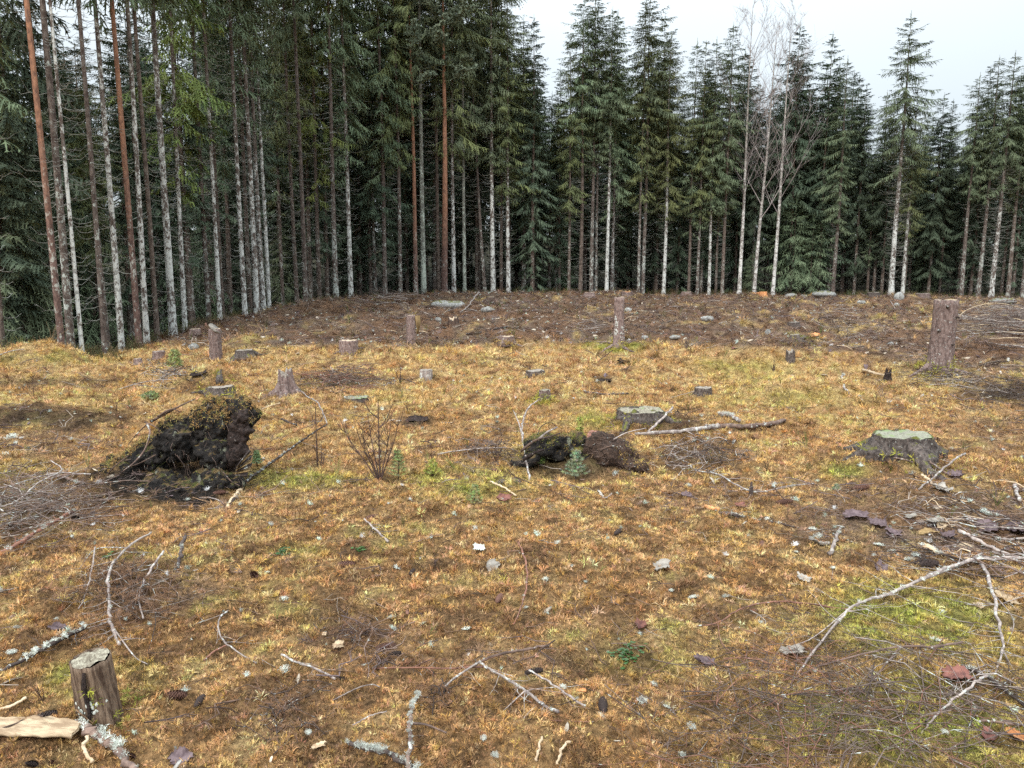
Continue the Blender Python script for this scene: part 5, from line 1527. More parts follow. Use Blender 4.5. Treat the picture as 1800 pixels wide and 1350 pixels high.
F("fallen_branch", [(400, 1085, .03), (386, 1100, .03), (390, 1130, .02), (420, 1155, .02), (450, 1170, .01)], 2.4, 2.0, M['stick_grey'], "curved thin twig right of the needle sprays", twigs=5, seed=26, tl=.2)
F("fallen_branch", [(360, 1165, .01), (380, 1152, .02), (400, 1142, .02)], 3, 2.4, M['stick_red'], "short red twig crossing the curved thin twig", seed=27)
F("fallen_branch", [(495, 1158, .02), (520, 1172, .02), (550, 1182, .02), (590, 1198, .01)], 3.0, 3.2, M['stick_grey'], "smooth grey bent stick left of the bottom centre", seed=28, twigs=3, tl=.15)
F("fallen_branch", [(655, 1180, .01), (720, 1182, .02), (790, 1184, .02), (820, 1186, .03), (850, 1190, .04)], 1.8, 2.8, M['stick_red'], "long thin reddish stick in the lower middle", seed=29, twigs=6, tl=.2)
F("fallen_branch", [(842, 1186, .05), (880, 1205, .04), (915, 1222, .03), (945, 1242, .02), (980, 1258, .01)], 3.0, 5.0, M['stick_grey'], "knotty pale branch forked in the lower middle", seed=30, twigs=8, lich=10, tl=.25, forks=[([(920, 1228), (900, 1240, .01), (880, 1255)], 2.2, 1.4), ([(842, 1186), (800, 1205, .03), (780, 1215, .01)], 3, 3.5)])
F("fallen_branch", [(830, 1180, .02), (870, 1165, .03), (920, 1155, .03), (965, 1143, .02)], 3.5, 3.8, M['stick'], "straight brown stick above the knotty forked branch", seed=31, lich=3)
F("fallen_branch", [(930, 1190, .03), (968, 1210, .02), (1000, 1232, .02), (1028, 1248, .01)], 2.8, 3.2, M['stick_grey'], "smooth grey stick left of the upright cone", seed=32)
F("fallen_branch", [(912, 960, .02), (925, 1000, .03), (925, 1040, .02), (915, 1075, .01), (903, 1098)], 2.8, 1.8, M['stick_red'], "slender curved brown stick standing in the middle of the brown moss", seed=33, lich=2)
F("fallen_branch", [(585, 1236, .01), (620, 1222, .02), (650, 1212, .02), (668, 1212, .01)], 1.6, 1.6, M['stick_grey'], "thin arched twig in the lower left middle", seed=34)
F("fallen_branch", [(620, 1280, .01), (650, 1268, .02), (680, 1255, .01)], 2, 1.6, M['stick_grey'], "thin pale twig above the lichen crusted branch", seed=35)
F("fallen_branch", [(612, 1312, .01), (640, 1325, .02), (680, 1340, .03), (730, 1365, .02)], 6, 8, M['stick_dark'], "branch thickly crusted with pale lichen at the bottom middle", seed=36, lich=60)
F("fallen_branch", [(715, 1385, .04), (722, 1320, .06), (722, 1270, .05), (735, 1235, .03)], 7, 4, M['stick'], "upright lichen covered branch tip at the bottom middle", seed=37, lich=80, forks=[([(722, 1300), (750, 1298, .05), (785, 1303, .03)], 4, 2.5)])
F("fallen_branch", [(942, 1345, .01), (952, 1310, .03)], 4, 3.5, M['stick_pale'], "short upright tan stick at the bottom centre", seed=38)
F("fallen_branch", [(978, 1350, .01), (990, 1328, .03), (1002, 1322, .04)], 4, 4, M['stick_pale'], "short leaning tan stick right of the upright one", seed=39)
F("fallen_branch", [(1480, 665, .04), (1482, 682, .03), (1494, 695, .01), (1516, 704, 0)], 3.0, 1.6, M['stick_grey'], "white lichened curved stick on the moss left of the rotten stump remnant", seed=40, lich=20)
F("fallen_log", [(1517, 655, .03), (1535, 660, .03), (1562, 666, .03)], 4.5, 3.5, M['stick_pale'], "short weathered log with sawn end beside the rotten remnant", 'log', seed=41)
F("fallen_branch", [(1615, 868, .03), (1640, 853, .06), (1676, 830, .10), (1695, 823, .12)], 2.5, 2.8, M['stick_grey'], "straight stick propped over wood chips at right", seed=42, twigs=3, tl=.2)
F("fallen_branch", [(1610, 800, .04), (1635, 822, .04), (1665, 838, .02)], 3.2, 2.8, M['stick'], "brown stick sloping right below the broad green stump", seed=43, twigs=3, tl=.2)
F("fallen_branch", [(1560, 807, .02), (1590, 815, .03), (1605, 818, .02)], 2.5, 2.0, M['stick'], "short twig just under the broad green stump", seed=44)
F("fallen_branch", [(1620, 842, .03), (1633, 852, .03), (1639, 860, .02)], 3.6, 3.2, M['stick_pale'], "short pale peeled stick crossing under the propped stick", seed=45)
F("fallen_branch", [(1685, 948, .05), (1705, 958, .05), (1740, 975, .04), (1795, 990, .02)], 5, 4.5, M['stick_grey'], "grey split stick above the long crooked branch at right", seed=46)
F("fallen_branch", [(1475, 945, .06), (1468, 962, .04), (1458, 980, .01)], 3.5, 6, M['stick_grey'], "pale forked bone like stick above the crooked branch", seed=47, lich=10)
F("fallen_branch", [(1750, 955, .03), (1780, 957, .03), (1830, 950, .03)], 3, 3, M['stick_grey'], "thin stick leaving the right edge above the branch end", seed=48)
F("fallen_branch", [(1785, 860, .03), (1792, 885, .02)], 5, 4.5, M['stick_grey'], "short grey stick near the right edge in yellow moss", seed=49)
F("fallen_branch", [(930, 848, .01), (922, 815, .10), (918, 792, .18), (920, 775, .22), (930, 762, .28), (945, 752, .30)], 3.0, 1.8, M['stick_grey'], "grey bent branch standing in front of the centre hollow", seed=50, twigs=5, tl=.2,
  forks=[([(921, 800, .14), (912, 780, .2), (902, 762, .25)], 2.4, 1.0)])
F("fallen_branch", [(862, 852, .02), (885, 862, .02), (908, 875, .01)], 2.8, 2.4, M['stick_pale'], "tan stick right of the grey bark pieces below the hollow", seed=51)
F("fallen_branch", [(770, 805, .03), (800, 803, .05), (850, 800, .06), (890, 797, .05)], 1.8, 1.8, M['stick_grey'], "thin grey stick left of the centre hollow", seed=52, twigs=4, tl=.2)
F("fallen_branch", [(1140, 762, .02), (1165, 745, .06), (1182, 733, .10)], 3.4, 3.0, M['stick_grey'], "grey stick leaning by the wide pale topped stump", seed=53, twigs=3, tl=.15)
F("fallen_branch", [(1265, 732, .01), (1282, 736, .03), (1298, 744, .02)], 6, 5, M['stick_grey'], "curved white root piece above the brown logs", seed=54, lich=14)
F("fallen_branch", [(1028, 692, .02), (1065, 697, .02), (1105, 694, .01)], 3, 2.6, M['stick_dark'], "dark mossy stick lying behind the hollow", seed=55, lich=6)
F("fallen_branch", [(1052, 868, .02), (1062, 878, .01), (1075, 876, .03)], 3, 1.6, M['stick_grey'], "small white curved twig on the moss below the hollow", seed=56, lich=6)
F("fallen_branch", [(640, 915, .01), (655, 932, .02), (682, 956, .01)], 2, 3.2, M['stick_grey'], "thin pale tipped twig in the brown moss left of centre", seed=57, twigs=3, tl=.12)
F("fallen_branch", [(895, 575, 0), (880, 577, 0), (842, 586, 0), (820, 588, 0)], 2.4, 3.0, M['stick_dark'], "dark log on the brown slope beside the upturned stump end", 'log', seed=58)
F("fallen_branch", [(690, 566, 0), (715, 572, 0), (745, 578, 0), (775, 585, 0)], 1.2, 1.0, M['stick_grey'], "white thin branch on the brown slope behind the split slab stump", seed=59, twigs=8, tl=.6)
F("fallen_branch", [(810, 552, .05), (824, 543, .1), (834, 533, .2), (842, 526, .25)], 1.6, 2.2, M['stick_grey'], "pale root limb reaching left from the splayed crest stump", seed=60)
F("fallen_branch", [(210, 690, .04), (245, 680, .05), (285, 674, .05), (330, 672, .03)], 1.6, 1.6, M['stick_grey'], "thin lichened stick on the moss behind the root plate", seed=61, twigs=4, tl=.3)
F("fallen_branch", [(440, 735, .02), (465, 725, .05), (492, 718, .06)], 2, 1.6, M['stick_pale'], "pale thin stick right of the root plate top", seed=62)
F("fallen_branch", [(495, 742, .03), (508, 748, .03), (522, 752, .02)], 3, 2.5, M['stick_dark'], "short dark stick in the moss right of the root plate", seed=63)
F("fallen_branch", [(395, 885, 0), (372, 880, .02), (350, 878, .01)], 1.6, 1.2, M['stick_grey'], "thin grey twig in front of the root plate foot", seed=64)
F("fallen_branch", [(85, 838, .02), (110, 848, .04), (145, 858, .03)], 4.5, 4, M['stick'], "brown stub end lying on the brush heap at left", seed=65)
F("fallen_branch", [(-10, 872, .04), (40, 862, .06), (100, 850, .08), (160, 845, .05)], 2, 1.6, M['stick_grey'], "long grey branch on top of the left brush heap", seed=66, twigs=12, tl=.4)
F("fallen_branch", [(-10, 905, .04), (30, 895, .05), (70, 868, .08), (110, 840, .06), (90, 820, .05)], 2.4, 1.4, M['stick_grey'], "lichened branch curving over the left brush heap", seed=67, twigs=10, tl=.35, lich=6)
F("fallen_branch", [(-10, 636, .06), (15, 632, .12), (45, 629, .14)], 1.6, 1.2, M['stick_grey'], "grey stick on the mossy ridge at the left edge", seed=68)
F("fallen_branch", [(1565, 530, .02), (1575, 545, .01)], 1.0, .8, M['stick_grey'], "tiny pale stick below the mossy crest hummock", seed=69)

# pale arching tops of felled trees heaped at the right edge
for k, (pts, lab) in enumerate([
    ([(1870, 592, .1), (1800, 575, .5), (1745, 563, .55), (1700, 561, .3), (1680, 566, .05)], "uppermost pale arching pole of the slash heap at the right edge"),
    ([(1870, 590, .1), (1790, 581, .3), (1735, 571, .3), (1695, 569, .1)], "second pale pole of the slash heap from the top"),
    ([(1870, 597, .1), (1780, 590, .2), (1730, 583, .2), (1690, 581, .05)], "middle pale pole of the slash heap at right"),
    ([(1870, 602, .1), (1800, 596, .15), (1750, 592, .1)], "thick white pole of the slash heap at right"),
    ([(1870, 606, .05), (1790, 602, .08), (1735, 600, .05)], "lower pale pole of the slash heap at right"),
    ([(1870, 612, .02), (1800, 609, .03), (1760, 607, .02)], "lowest pale pole of the slash heap at right"),
    ([(1860, 580, .2), (1790, 555, .5), (1740, 548, .3), (1700, 552, .1)], "thin brown arching pole high on the slash heap")]):
    F("slash_pole", pts, 2.6 if k == 3 else 1.9, .9, M['stick_pale'] if k != 6 else M['stick'], lab, 'branch', twigs=10, seed=80 + k, tl=.9, group='poles of the slash heap', tmat=M['twig'], up=.6)

# scattered nameable small branches on the brown slope
rs = random.Random(77); lk = 0
M_ = ['stick_grey', 'stick', 'stick_dark', 'stick_pale']
for k in range(120):
    u = rs.uniform(330, 1800); v = rs.uniform(536, 612)
    if v < np.interp(u, [330, 530, 700, 900, 1800], [600, 556, 538, 530, 534]): continue
    w = rs.uniform(10, 34); a = rs.gauss(0, .22)
    F("slope_stick", [(u, v, .02), (u + w * .5, v + w * .5 * a + rs.uniform(-2, 2), .06), (u + w, v + w * a, .02)], rs.uniform(.6, 1.2), .5, M[rs.choice(M_)],
      "small stick among many strewn over the brown slash strewn slope", 'stick', twigs=4, tl=.5, seed=100 + k, group='sticks strewn on the brown slope', n=7, up=.2)
    lk += 1

# ------------------------------------------------------------------ brush heaps and tangles
def heap(u0, u1, v0, v1, n, label, mats, lmin, lmax, hgt, rad, seed, name="brush_heap", cat="brush heap", ang=None, curl=.25, sub=3, needles=0, dens=None):
    r = random.Random(seed); C0 = ground_at((u0 + u1) / 2, (v0 + v1) / 2)
    o = empty(name, C0, label, cat)
    bs = [MB() for _ in mats]
    nd = MB()
    for k in range(n):
        fu = min(1, max(0, r.gauss(.5, .24))); fv = min(1, max(0, r.gauss(.5, .24)))
        u = u0 + (u1 - u0) * fu; v = v0 + (v1 - v0) * fv
        p = ground_at(u, v); top = hgt * (1 - abs(fu - .5) * 1.7) * r.random()
        a = r.gauss(ang, .5) if ang is not None else r.uniform(0, 6.28)
        d = Vector((math.cos(a), math.sin(a), r.uniform(-.1, .15))); l = r.uniform(lmin, lmax)
        q = p - d * l * .5; P_ = []
        for s in range(6):
            g = gz(q.x, q.y); z = max(g + .003, min(p.z + top + .03 * math.sin(s * 1.3 + k), g + hgt))
            P_.append(Vector((q.x, q.y, z)) - C0)
            d = (d + Vector((r.gauss(0, curl), r.gauss(0, curl), 0))).normalized(); q = q + d * l / 5
        b = r.choice(bs); rr = rad * r.uniform(.5, 1.5)
        b.tube(P_, [rr * (1 - .13 * s) for s in range(6)], 4, cap=False)
        for s in range(sub):
            j = r.randint(1, 5); a2 = r.uniform(0, 6.28); e = P_[j] + Vector((math.cos(a2), math.sin(a2), r.uniform(-.15, .35))) * l * r.uniform(.15, .35)
            mm = (P_[j] + e) / 2 + Vector((r.uniform(-.02, .02), r.uniform(-.02, .02), .01))
            b.tube([P_[j], mm, e], [rr * .55, rr * .42, rr * .25], 3, cap=False)
            if needles and r.random() < .8:
                for w in range(needles):
                    c = P_[j].lerp(e, r.uniform(.1, 1)); dd = ((e - P_[j]).normalized() + Vector((r.gauss(0, .45), r.gauss(0, .45), r.gauss(-.1, .3)))).normalized(); ll = r.uniform(.025, .055)
                    x = dd.cross(Vector((0, 0, 1))).normalized() * .0011
                    nd.tri(c - x, c + x, c + dd * ll)
    for b, m in zip(bs, mats):
        if b.v:
            t = b.build("twigs", M[m], o); t['kind'] = 'stuff'
    if nd.v:
        t = nd.build("needles", M['needle'], o, False); t['kind'] = 'stuff'
    return o
heap(1120, 1800, 1140, 1400, 165, "wide tangle of thin dark birch twigs over green moss at the lower right", ['twig', 'stick_dark', 'stick', 'stick_red'], .25, .9, .09, .0017, 1, "twig_tangle", "twig tangle", curl=.3, sub=4)
heap(1250, 1560, 1120, 1260, 36, "second looser net of fine twigs under the purplish branch", ['twig', 'stick_red'], .2, .6, .08, .0018, 11, "twig_tangle", "twig tangle", curl=.3, sub=4)
heap(-60, 160, 840, 950, 90, "heap of grey brushwood with dead needles at the left edge", ['stick', 'twig', 'stick_grey'], .3, .9, .14, .0034, 2, curl=.25, sub=4, needles=12)
heap(80, 360, 960, 1120, 60, "fan of dry brown needled pine sprays above the small foreground stump", ['stick', 'stick_dark'], .15, .5, .09, .0020, 3, "pine_sprays", "dry sprays", ang=-1.1, curl=.2, sub=5, needles=26)
heap(560, 720, 1090, 1170, 26, "patch of dry needle bunches left of the lower middle", ['stick_dark', 'stick'], .1, .35, .04, .0022, 4, "pine_sprays", "dry sprays", curl=.25, sub=4, needles=12)
heap(440, 560, 1200, 1330, 20, "small dry needle sprays at the bottom left of centre", ['stick_dark', 'stick'], .1, .3, .03, .0022, 5, "pine_sprays", "dry sprays", curl=.25, sub=4, needles=12)
heap(740, 800, 1200, 1260, 10, "tuft of hanging dry needles beside the lichen covered branch tip", ['stick_dark'], .1, .25, .03, .0022, 6, "pine_sprays", "dry sprays", curl=.25, sub=4, needles=14)
heap(525, 690, 655, 692, 110, "low heap of purplish brown heather twigs left of centre", ['stick', 'twig', 'stick_red'], .3, .8, .26, .005, 7, "heather_clump", "heather", curl=.3, sub=4)
heap(1150, 1310, 780, 840, 90, "grey brown heather clump right of the centre hollow", ['twig', 'stick_dark', 'stick_grey'], .15, .5, .16, .003, 8, "heather_clump", "heather", curl=.35, sub=4, needles=3)
heap(800, 920, 775, 830, 60, "low green grey heather and twigs left of the centre hollow", ['twig', 'stick_dark'], .15, .5, .16, .003, 9, "heather_clump", "heather", curl=.35, sub=4, needles=4)
heap(1680, 1860, 552, 612, 150, "grey brown mass of fine slash twigs at the right edge", ['twig', 'stick', 'stick_grey'], .8, 2.2, .75, .009, 10, "slash_heap", "slash heap", ang=2.8, curl=.18, sub=5)
heap(1580, 1760, 652, 690, 60, "scatter of fine dark twigs around the foot of the tall thick stump", ['twig', 'stick_dark', 'stick_grey'], .3, .9, .14, .004, 12, curl=.3, sub=4)
heap(1560, 1820, 830, 1000, 70, "strewn sticks and splinters over bark chips at right", ['stick_grey', 'stick', 'stick_pale', 'stick_dark'], .08, .35, .05, .0035, 13, "stick_litter", "stick litter", ang=2.6, curl=.08, sub=1)
heap(1720, 1850, 680, 730, 60, "dark mound of twigs at the right edge behind the broad stump", ['twig', 'stick_dark'], .3, .9, .28, .004, 14, curl=.3, sub=4)
heap(600, 740, 520, 545, 40, "grey lichened twig heap on the crest left of the flat rock", ['stick_grey', 'twig'], .6, 1.8, .35, .008, 15, "slash_heap", "slash heap", ang=2.9, curl=.2, sub=4)
heap(1000, 1080, 570, 590, 30, "pale green lichened twig heap left of the tall slim stump", ['stick_grey', 'twig'], .4, 1.2, .25, .006, 16, "slash_heap", "slash heap", curl=.2, sub=4)
heap(1410, 1560, 545, 600, 50, "scattered grey slash on the brown ground left of the tall thick stump", ['stick_grey', 'twig', 'stick_dark'], .5, 1.5, .3, .007, 17, "slash_heap", "slash heap", curl=.2, sub=4)
heap(255, 345, 640, 690, 40, "lichen white twig bundle on the moss below the grey low stump", ['stick_grey', 'stick_dark'], .2, .7, .2, .005, 18, curl=.25, sub=4)

heap(1560, 1850, 880, 1080, 46, "crisscrossed grey branches above the long crooked branch at the right edge", ['stick_grey', 'stick', 'stick_dark'], .3, .9, .07, .0042, 20, "branch_tangle", "branch tangle", ang=2.7, curl=.14, sub=3)
heap(1500, 1800, 1100, 1330, 26, "loose pale twigs over green moss at the right edge", ['stick_grey', 'twig'], .25, .7, .06, .0028, 21, "twig_tangle", "twig tangle", curl=.22, sub=4)
# ------------------------------------------------------------------ bare shrubs and dead seedlings
def shrub(u, v, vtop, stems, label, mat, seed, name="bare_shrub", cat="shrub", spread=.5, rad=.006, sub=5):
    r = random.Random(seed); P = ground_at(u, v); m = mpp(P); H = (v - vtop) * m
    o = empty(name, P, label, cat)
    for s in range(stems):
        b = MB(); a = 2 * PI * s / max(stems, 1) + r.uniform(-.5, .5); sp = (0 if s == 0 else spread * r.uniform(.5, 1.3)); hh = H * (1 if s == 0 else r.uniform(.45, .85))
        e = Vector((math.cos(a) * sp * H, math.sin(a) * sp * H * .6, hh)); pts = [Vector((0, 0, -.03)), Vector((e.x * .35, e.y * .35, hh * .3)), Vector((e.x * .75, e.y * .75, hh * .65)), e]
        C = catmull(pts, 9); rr = rad * (1 if s == 0 else .7)
        b.tube(C, [rr * (1 - .08 * k) for k in range(10)], 6, .1, False)
        for k in range(sub):
            i = r.randint(2, 8); a2 = r.uniform(0, 6.28); l = H * r.uniform(.12, .34); d = Vector((math.cos(a2) * .7, math.sin(a2) * .5, .75))
            q1 = C[i] + d * l * .5 + Vector((0, 0, -.1 * l)); q2 = C[i] + d * l + Vector((0, 0, .1 * l))
            b.tube([C[i], q1, q2], [rr * .5, rr * .4, rr * .2], 4, cap=False)
            for w in range(2):
                a3 = r.uniform(0, 6.28); b.tube([q1, q1 + Vector((math.cos(a3) * .4, math.sin(a3) * .4, .7)) * l * .4], [rr * .3, rr * .15], 3, cap=False)
        b.build("stem", mat, o)
    return o
shrub(668, 846, 700, 7, "tall dark bare shrub with forked stems left of the centre hollow", M['shrub'], 3, spread=.36, rad=.009, sub=5)
shrub(558, 818, 706, 1, "single thin upright dead stem left of the bare shrub", M['shrub'], 4, rad=.008, sub=3)
shrub(566, 822, 775, 6, "cluster of short dark stems at the foot of the single dead stem", M['shrub'], 5, spread=.35, rad=.005, sub=3)
shrub(872, 812, 772, 5, "short upright dead heather stems left of the bent branch", M['shrub'], 6, spread=.5, rad=.006, sub=4)
shrub(1320, 872, 846, 1, "short upright dark bark strip standing in the curved grey branch", M['stick_dark'], 7, name="bark_strip", cat="bark", rad=.022, sub=0)
shrub(1488, 610, 577, 4, "black dead branch fork standing in the brown slash at right", M['stick_dark'], 8, spread=.4, rad=.012, sub=3)
shrub(1360, 652, 633, 4, "little dark dead stalks on the moss ridge at right of centre", M['shrub'], 9, spread=.4, rad=.012, sub=1)
shrub(1207, 612, 590, 5, "thin bare sapling at the edge of the moss right of the tall slim stump", M['twig'], 10, spread=.4, rad=.008, sub=6)
shrub(704, 674, 640, 2, "thin dark sapling left of the small pale grey stump", M['shrub'], 11, spread=.2, rad=.010, sub=3)
shrub(765, 998, 965, 4, "fine dark sprig in the brown moss left of centre", M['shrub'], 12, spread=.5, rad=.002, sub=4)
shrub(60, 700, 655, 3, "small bare sprig beside the dark patch at left", M['shrub'], 13, spread=.5, rad=.005, sub=4)
shrub(985, 600, 585, 4, "tiny bare bush on the moss edge right of the sunken stump", M['twig'], 14, spread=.5, rad=.006, sub=5)
shrub(1550, 700, 672, 4, "little bare bush on the moss below the tall thick stump", M['twig'], 15, spread=.6, rad=.004, sub=6)

def seedling(u, v, vtop, wpx, label, cols, seed, bushy=1.0):
    r = random.Random(seed); P = ground_at(u, v); m = mpp(P); H = (v - vtop) * m; W = wpx * m / 2
    o = empty("spruce_seedling", P, label, "seedling")
    b = MB(); b.tube([(0, 0, -.02), (r.uniform(-.01, .01), 0, H * .5), (0, 0, H)], [.006, .005, .003], 5, cap=False); b.build("stem", M['shrub'], o)
    f = MB()
    def shoot(p, d, L_):
        c = r.choice(cols); f.cur = tuple(x * r.uniform(.8, 1.25) for x in c)
        for k in range(int(26 * bushy)):
            t = k / 26 / bushy; q = p + d * L_ * t; a = r.uniform(0, 6.28)
            s = d.cross(Vector((0, 0, 1)) if abs(d.z) < .9 else Vector((1, 0, 0))).normalized(); s2 = d.cross(s)
            n = (s * math.cos(a) + s2 * math.sin(a) + d * .55).normalized(); l = min(.022, .014 + H * .02) * r.uniform(.7, 1.2) * (P.y / 6) ** .5
            x = n.cross(d).normalized() * .0016 * (P.y / 6)
            f.tri(q - x, q + x, q + n * l)
    z = H * .12
    while z < H:
        t = z / H; nb = 5
        for k in range(nb):
            a = k * 2 * PI / nb + z * 30; L_ = W * (1 - t * .8) * r.uniform(.7, 1.15); d = Vector((math.cos(a), math.sin(a), .35 + .3 * t)).normalized()
            shoot(Vector((0, 0, z)), d, L_)
            for q in range(3):
                a2 = a + r.choice((-1, 1)) * r.uniform(.5, .9); shoot(Vector((0, 0, z)) + d * L_ * r.uniform(.35, .75), Vector((math.cos(a2), math.sin(a2), .3)).normalized(), L_ * .45)
        z += H * .13
    shoot(Vector((0, 0, H * .8)), Vector((0, 0, 1)), H * .28)
    t = f.build("needles", M['geo'], o, False, True); t['kind'] = 'stuff'
SG = [(.26, .31, .20), (.31, .36, .23), (.21, .25, .15)]
SY = [(.40, .42, .10), (.34, .36, .10), (.45, .40, .13)]
seedling(1012, 842, 792, 58, "blue green spruce seedling in front of the centre hollow", SG, 1, 1.3)
seedling(1019, 778, 732, 26, "slim yellow green spruce seedling behind the centre hollow", SY, 2)
seedling(760, 835, 808, 38, "yellow green spruce seedling left of centre in the moss", SY, 3)
seedling(835, 888, 850, 40, "pale green thin seedling below the hollow", [(.28, .34, .14), (.34, .34, .14)], 4, .6)
seedling(700, 842, 790, 46, "light green seedling growing inside the bare dark shrub", [(.30, .36, .15), (.24, .28, .12)], 6, .6)
seedling(452, 818, 792, 26, "faint green seedling at the right foot of the root plate", [(.26, .36, .17)], 7, .6)
seedling(308, 650, 615, 46, "pale green young pine behind the golden ridge at left", [(.34, .38, .15), (.28, .31, .12)], 9, 1.0)
seedling(265, 705, 690, 50, "low grey green seedling on the moss left of the root plate", [(.24, .28, .13)], 10, .7)
seedling(950, 818, 780, 20, "small dull green seedling in the dark of the hollow", [(.14, .18, .06)], 11, .6)
seedling(1470, 862, 852, 14, "tiny green sprout right of centre", SG, 12, .5)

# ------------------------------------------------------------------ bright leaves
def leaf_patch(u, v, wpx, n, label, seed):
    r = random.Random(seed); P = ground_at(u, v); m = mpp(P); o = empty("green_plant", P, label, "plant"); b = MB()
    for k in range(n):
        x, y = r.gauss(0, wpx * m * .25), r.gauss(0, wpx * m * .2); c = Vector((x, y, gz(P.x + x, P.y + y) - P.z + r.uniform(.008, .02))); a = r.uniform(0, 6.28); s = r.uniform(.006, .011)
        i = b.add([c] + [c + Vector((math.cos(a + j) * s * (1 + .5 * (j in (0, 3))), math.sin(a + j) * s, r.uniform(-.003, .003))) for j in (0, 1, 2, 3, 4, 5)])
        for j in range(6): b.t.append((i, i + 1 + j, i + 1 + (j + 1) % 6))
    t = b.build("leaves", m_simple("cowberry_leaf", (.06, .14, .035), (.03, .075, .02), 60, bump=0, spec=.5, rough=.45), o, False); t['kind'] = 'stuff'
leaf_patch(495, 975, 34, 46, "bright green cowberry leaves in the moss left of centre", 1)
leaf_patch(630, 968, 20, 22, "smaller cluster of green cowberry leaves left of centre", 2)
leaf_patch(190, 980, 20, 18, "small green leaves under the bent grey branch", 3)
leaf_patch(1100, 1155, 60, 60, "grey green leathery leaf rosette in moss at the lower centre", 4)

# ------------------------------------------------------------------ cones
def cone_mesh(seed, mat):
    r = random.Random(seed); b = MB(); n = 15
    b.tube([(-.5, 0, 0), (-.3, 0, 0), (0, 0, 0), (.3, 0, 0), (.5, 0, 0)], [.05, .13, .15, .11, .03], 8)
    for k in range(n):
        x = -.46 + .92 * k / (n - 1); R_ = .17 * math.sin(PI * (k + 1.2) / (n + 1.6)) ** .6
        for j in range(7):
            a = 2 * PI * (j + .5 * (k % 2)) / 7 + r.uniform(-.1, .1); c, s = math.cos(a), math.sin(a); w = .07
            p = Vector((x - .05, c * R_ * .7, s * R_ * .7)); t = Vector((x + .055, c * R_ * 1.18, s * R_ * 1.18)); q = Vector((0, -s, c)) * w
            i = b.add([p - q * .6, p + q * .6, t + q, t - q, t + Vector((.025, c * .01, s * .01))]); b.q.append((i, i + 1, i + 2, i + 3)); b.t.append((i + 3, i + 2, i + 4))
    return b.mesh("spruce_cone", mat, False)
CM = [cone_mesh(1, M['cone']), cone_mesh(2, M['cone_dark'])]
for k, (u, v, L_, a, mi, lab) in enumerate([
    (306, 1226, 46, .05, 0, "reddish cone lying flat right of the small foreground stump"), (350, 1236, 34, 1.45, 1, "dark cone pointing at the viewer right of the foreground stump"),
    (78, 1262, 42, -.35, 1, "purple brown cone left of the foreground stump"), (55, 1345, 30, .3, 1, "cone cut by the bottom edge at left"), (92, 1345, 30, .8, 0, "rusty cone at the bottom left edge"),
    (606, 996, 38, .06, 0, "cone lying flat in brown moss left of centre"), (652, 912, 26, -.45, 0, "small reddish cone above the pale tipped twig"), (724, 1008, 22, 1.3, 1, "dark upright cone left of centre"),
    (1060, 1245, 44, 1.5, 1, "dark cone standing upright right of the smooth grey stick"), (938, 1183, 34, -.1, 1, "open black cone above the smooth grey stick"),
    (678, 1140, 38, -.05, 0, "brown cone lying in the needle patch"), (693, 1152, 26, -.2, 1, "second cone touching the brown one in the needle patch"), (877, 1055, 30, 1.25, 0, "pale brown slender cone in the middle of the moss"),
    (446, 1012, 30, .9, 0, "reddish cone right of the broken branch stub"), (1625, 995, 46, .2, 1, "open black cone in white lichen at right"), (1086, 937, 24, -.9, 1, "purplish cone in moss right of centre"),
    (1378, 885, 30, .1, 0, "reddish cone beside the dark lichened stick"), (1512, 860, 34, -.1, 0, "brown cone on the brown moss at right"), (385, 868, 24, 0, 0, "dark red cone in front of the root plate"),
    (1300, 802, 20, .3, 1, "dark round cone in the heather right of the hollow"), (130, 912, 22, .3, 1, "dark cone next to the left brush heap"), (230, 1330, 24, .5, 0, "brown cone beside the thick lichened branch"),
    (1340, 960, 26, 1.3, 0, "purple brown cone standing right of centre"), (600, 1195, 24, .4, 1, "small dark cone near the bent grey stick"), (1640, 925, 22, .5, 1, "little dark cone between wood chips at right")]):
    P = ground_at(u, v); m = mpp(P); o = link(bpy.data.objects.new("spruce_cone", CM[mi])); s = L_ * m * .92
    o.location = P + Vector((0, 0, s * .10)); o.scale = (s, s, s); o.rotation_euler = (0, -.12, -a if a < 1 else a)
    tag(o, lab, 'cone', 'spruce cones on the moss')

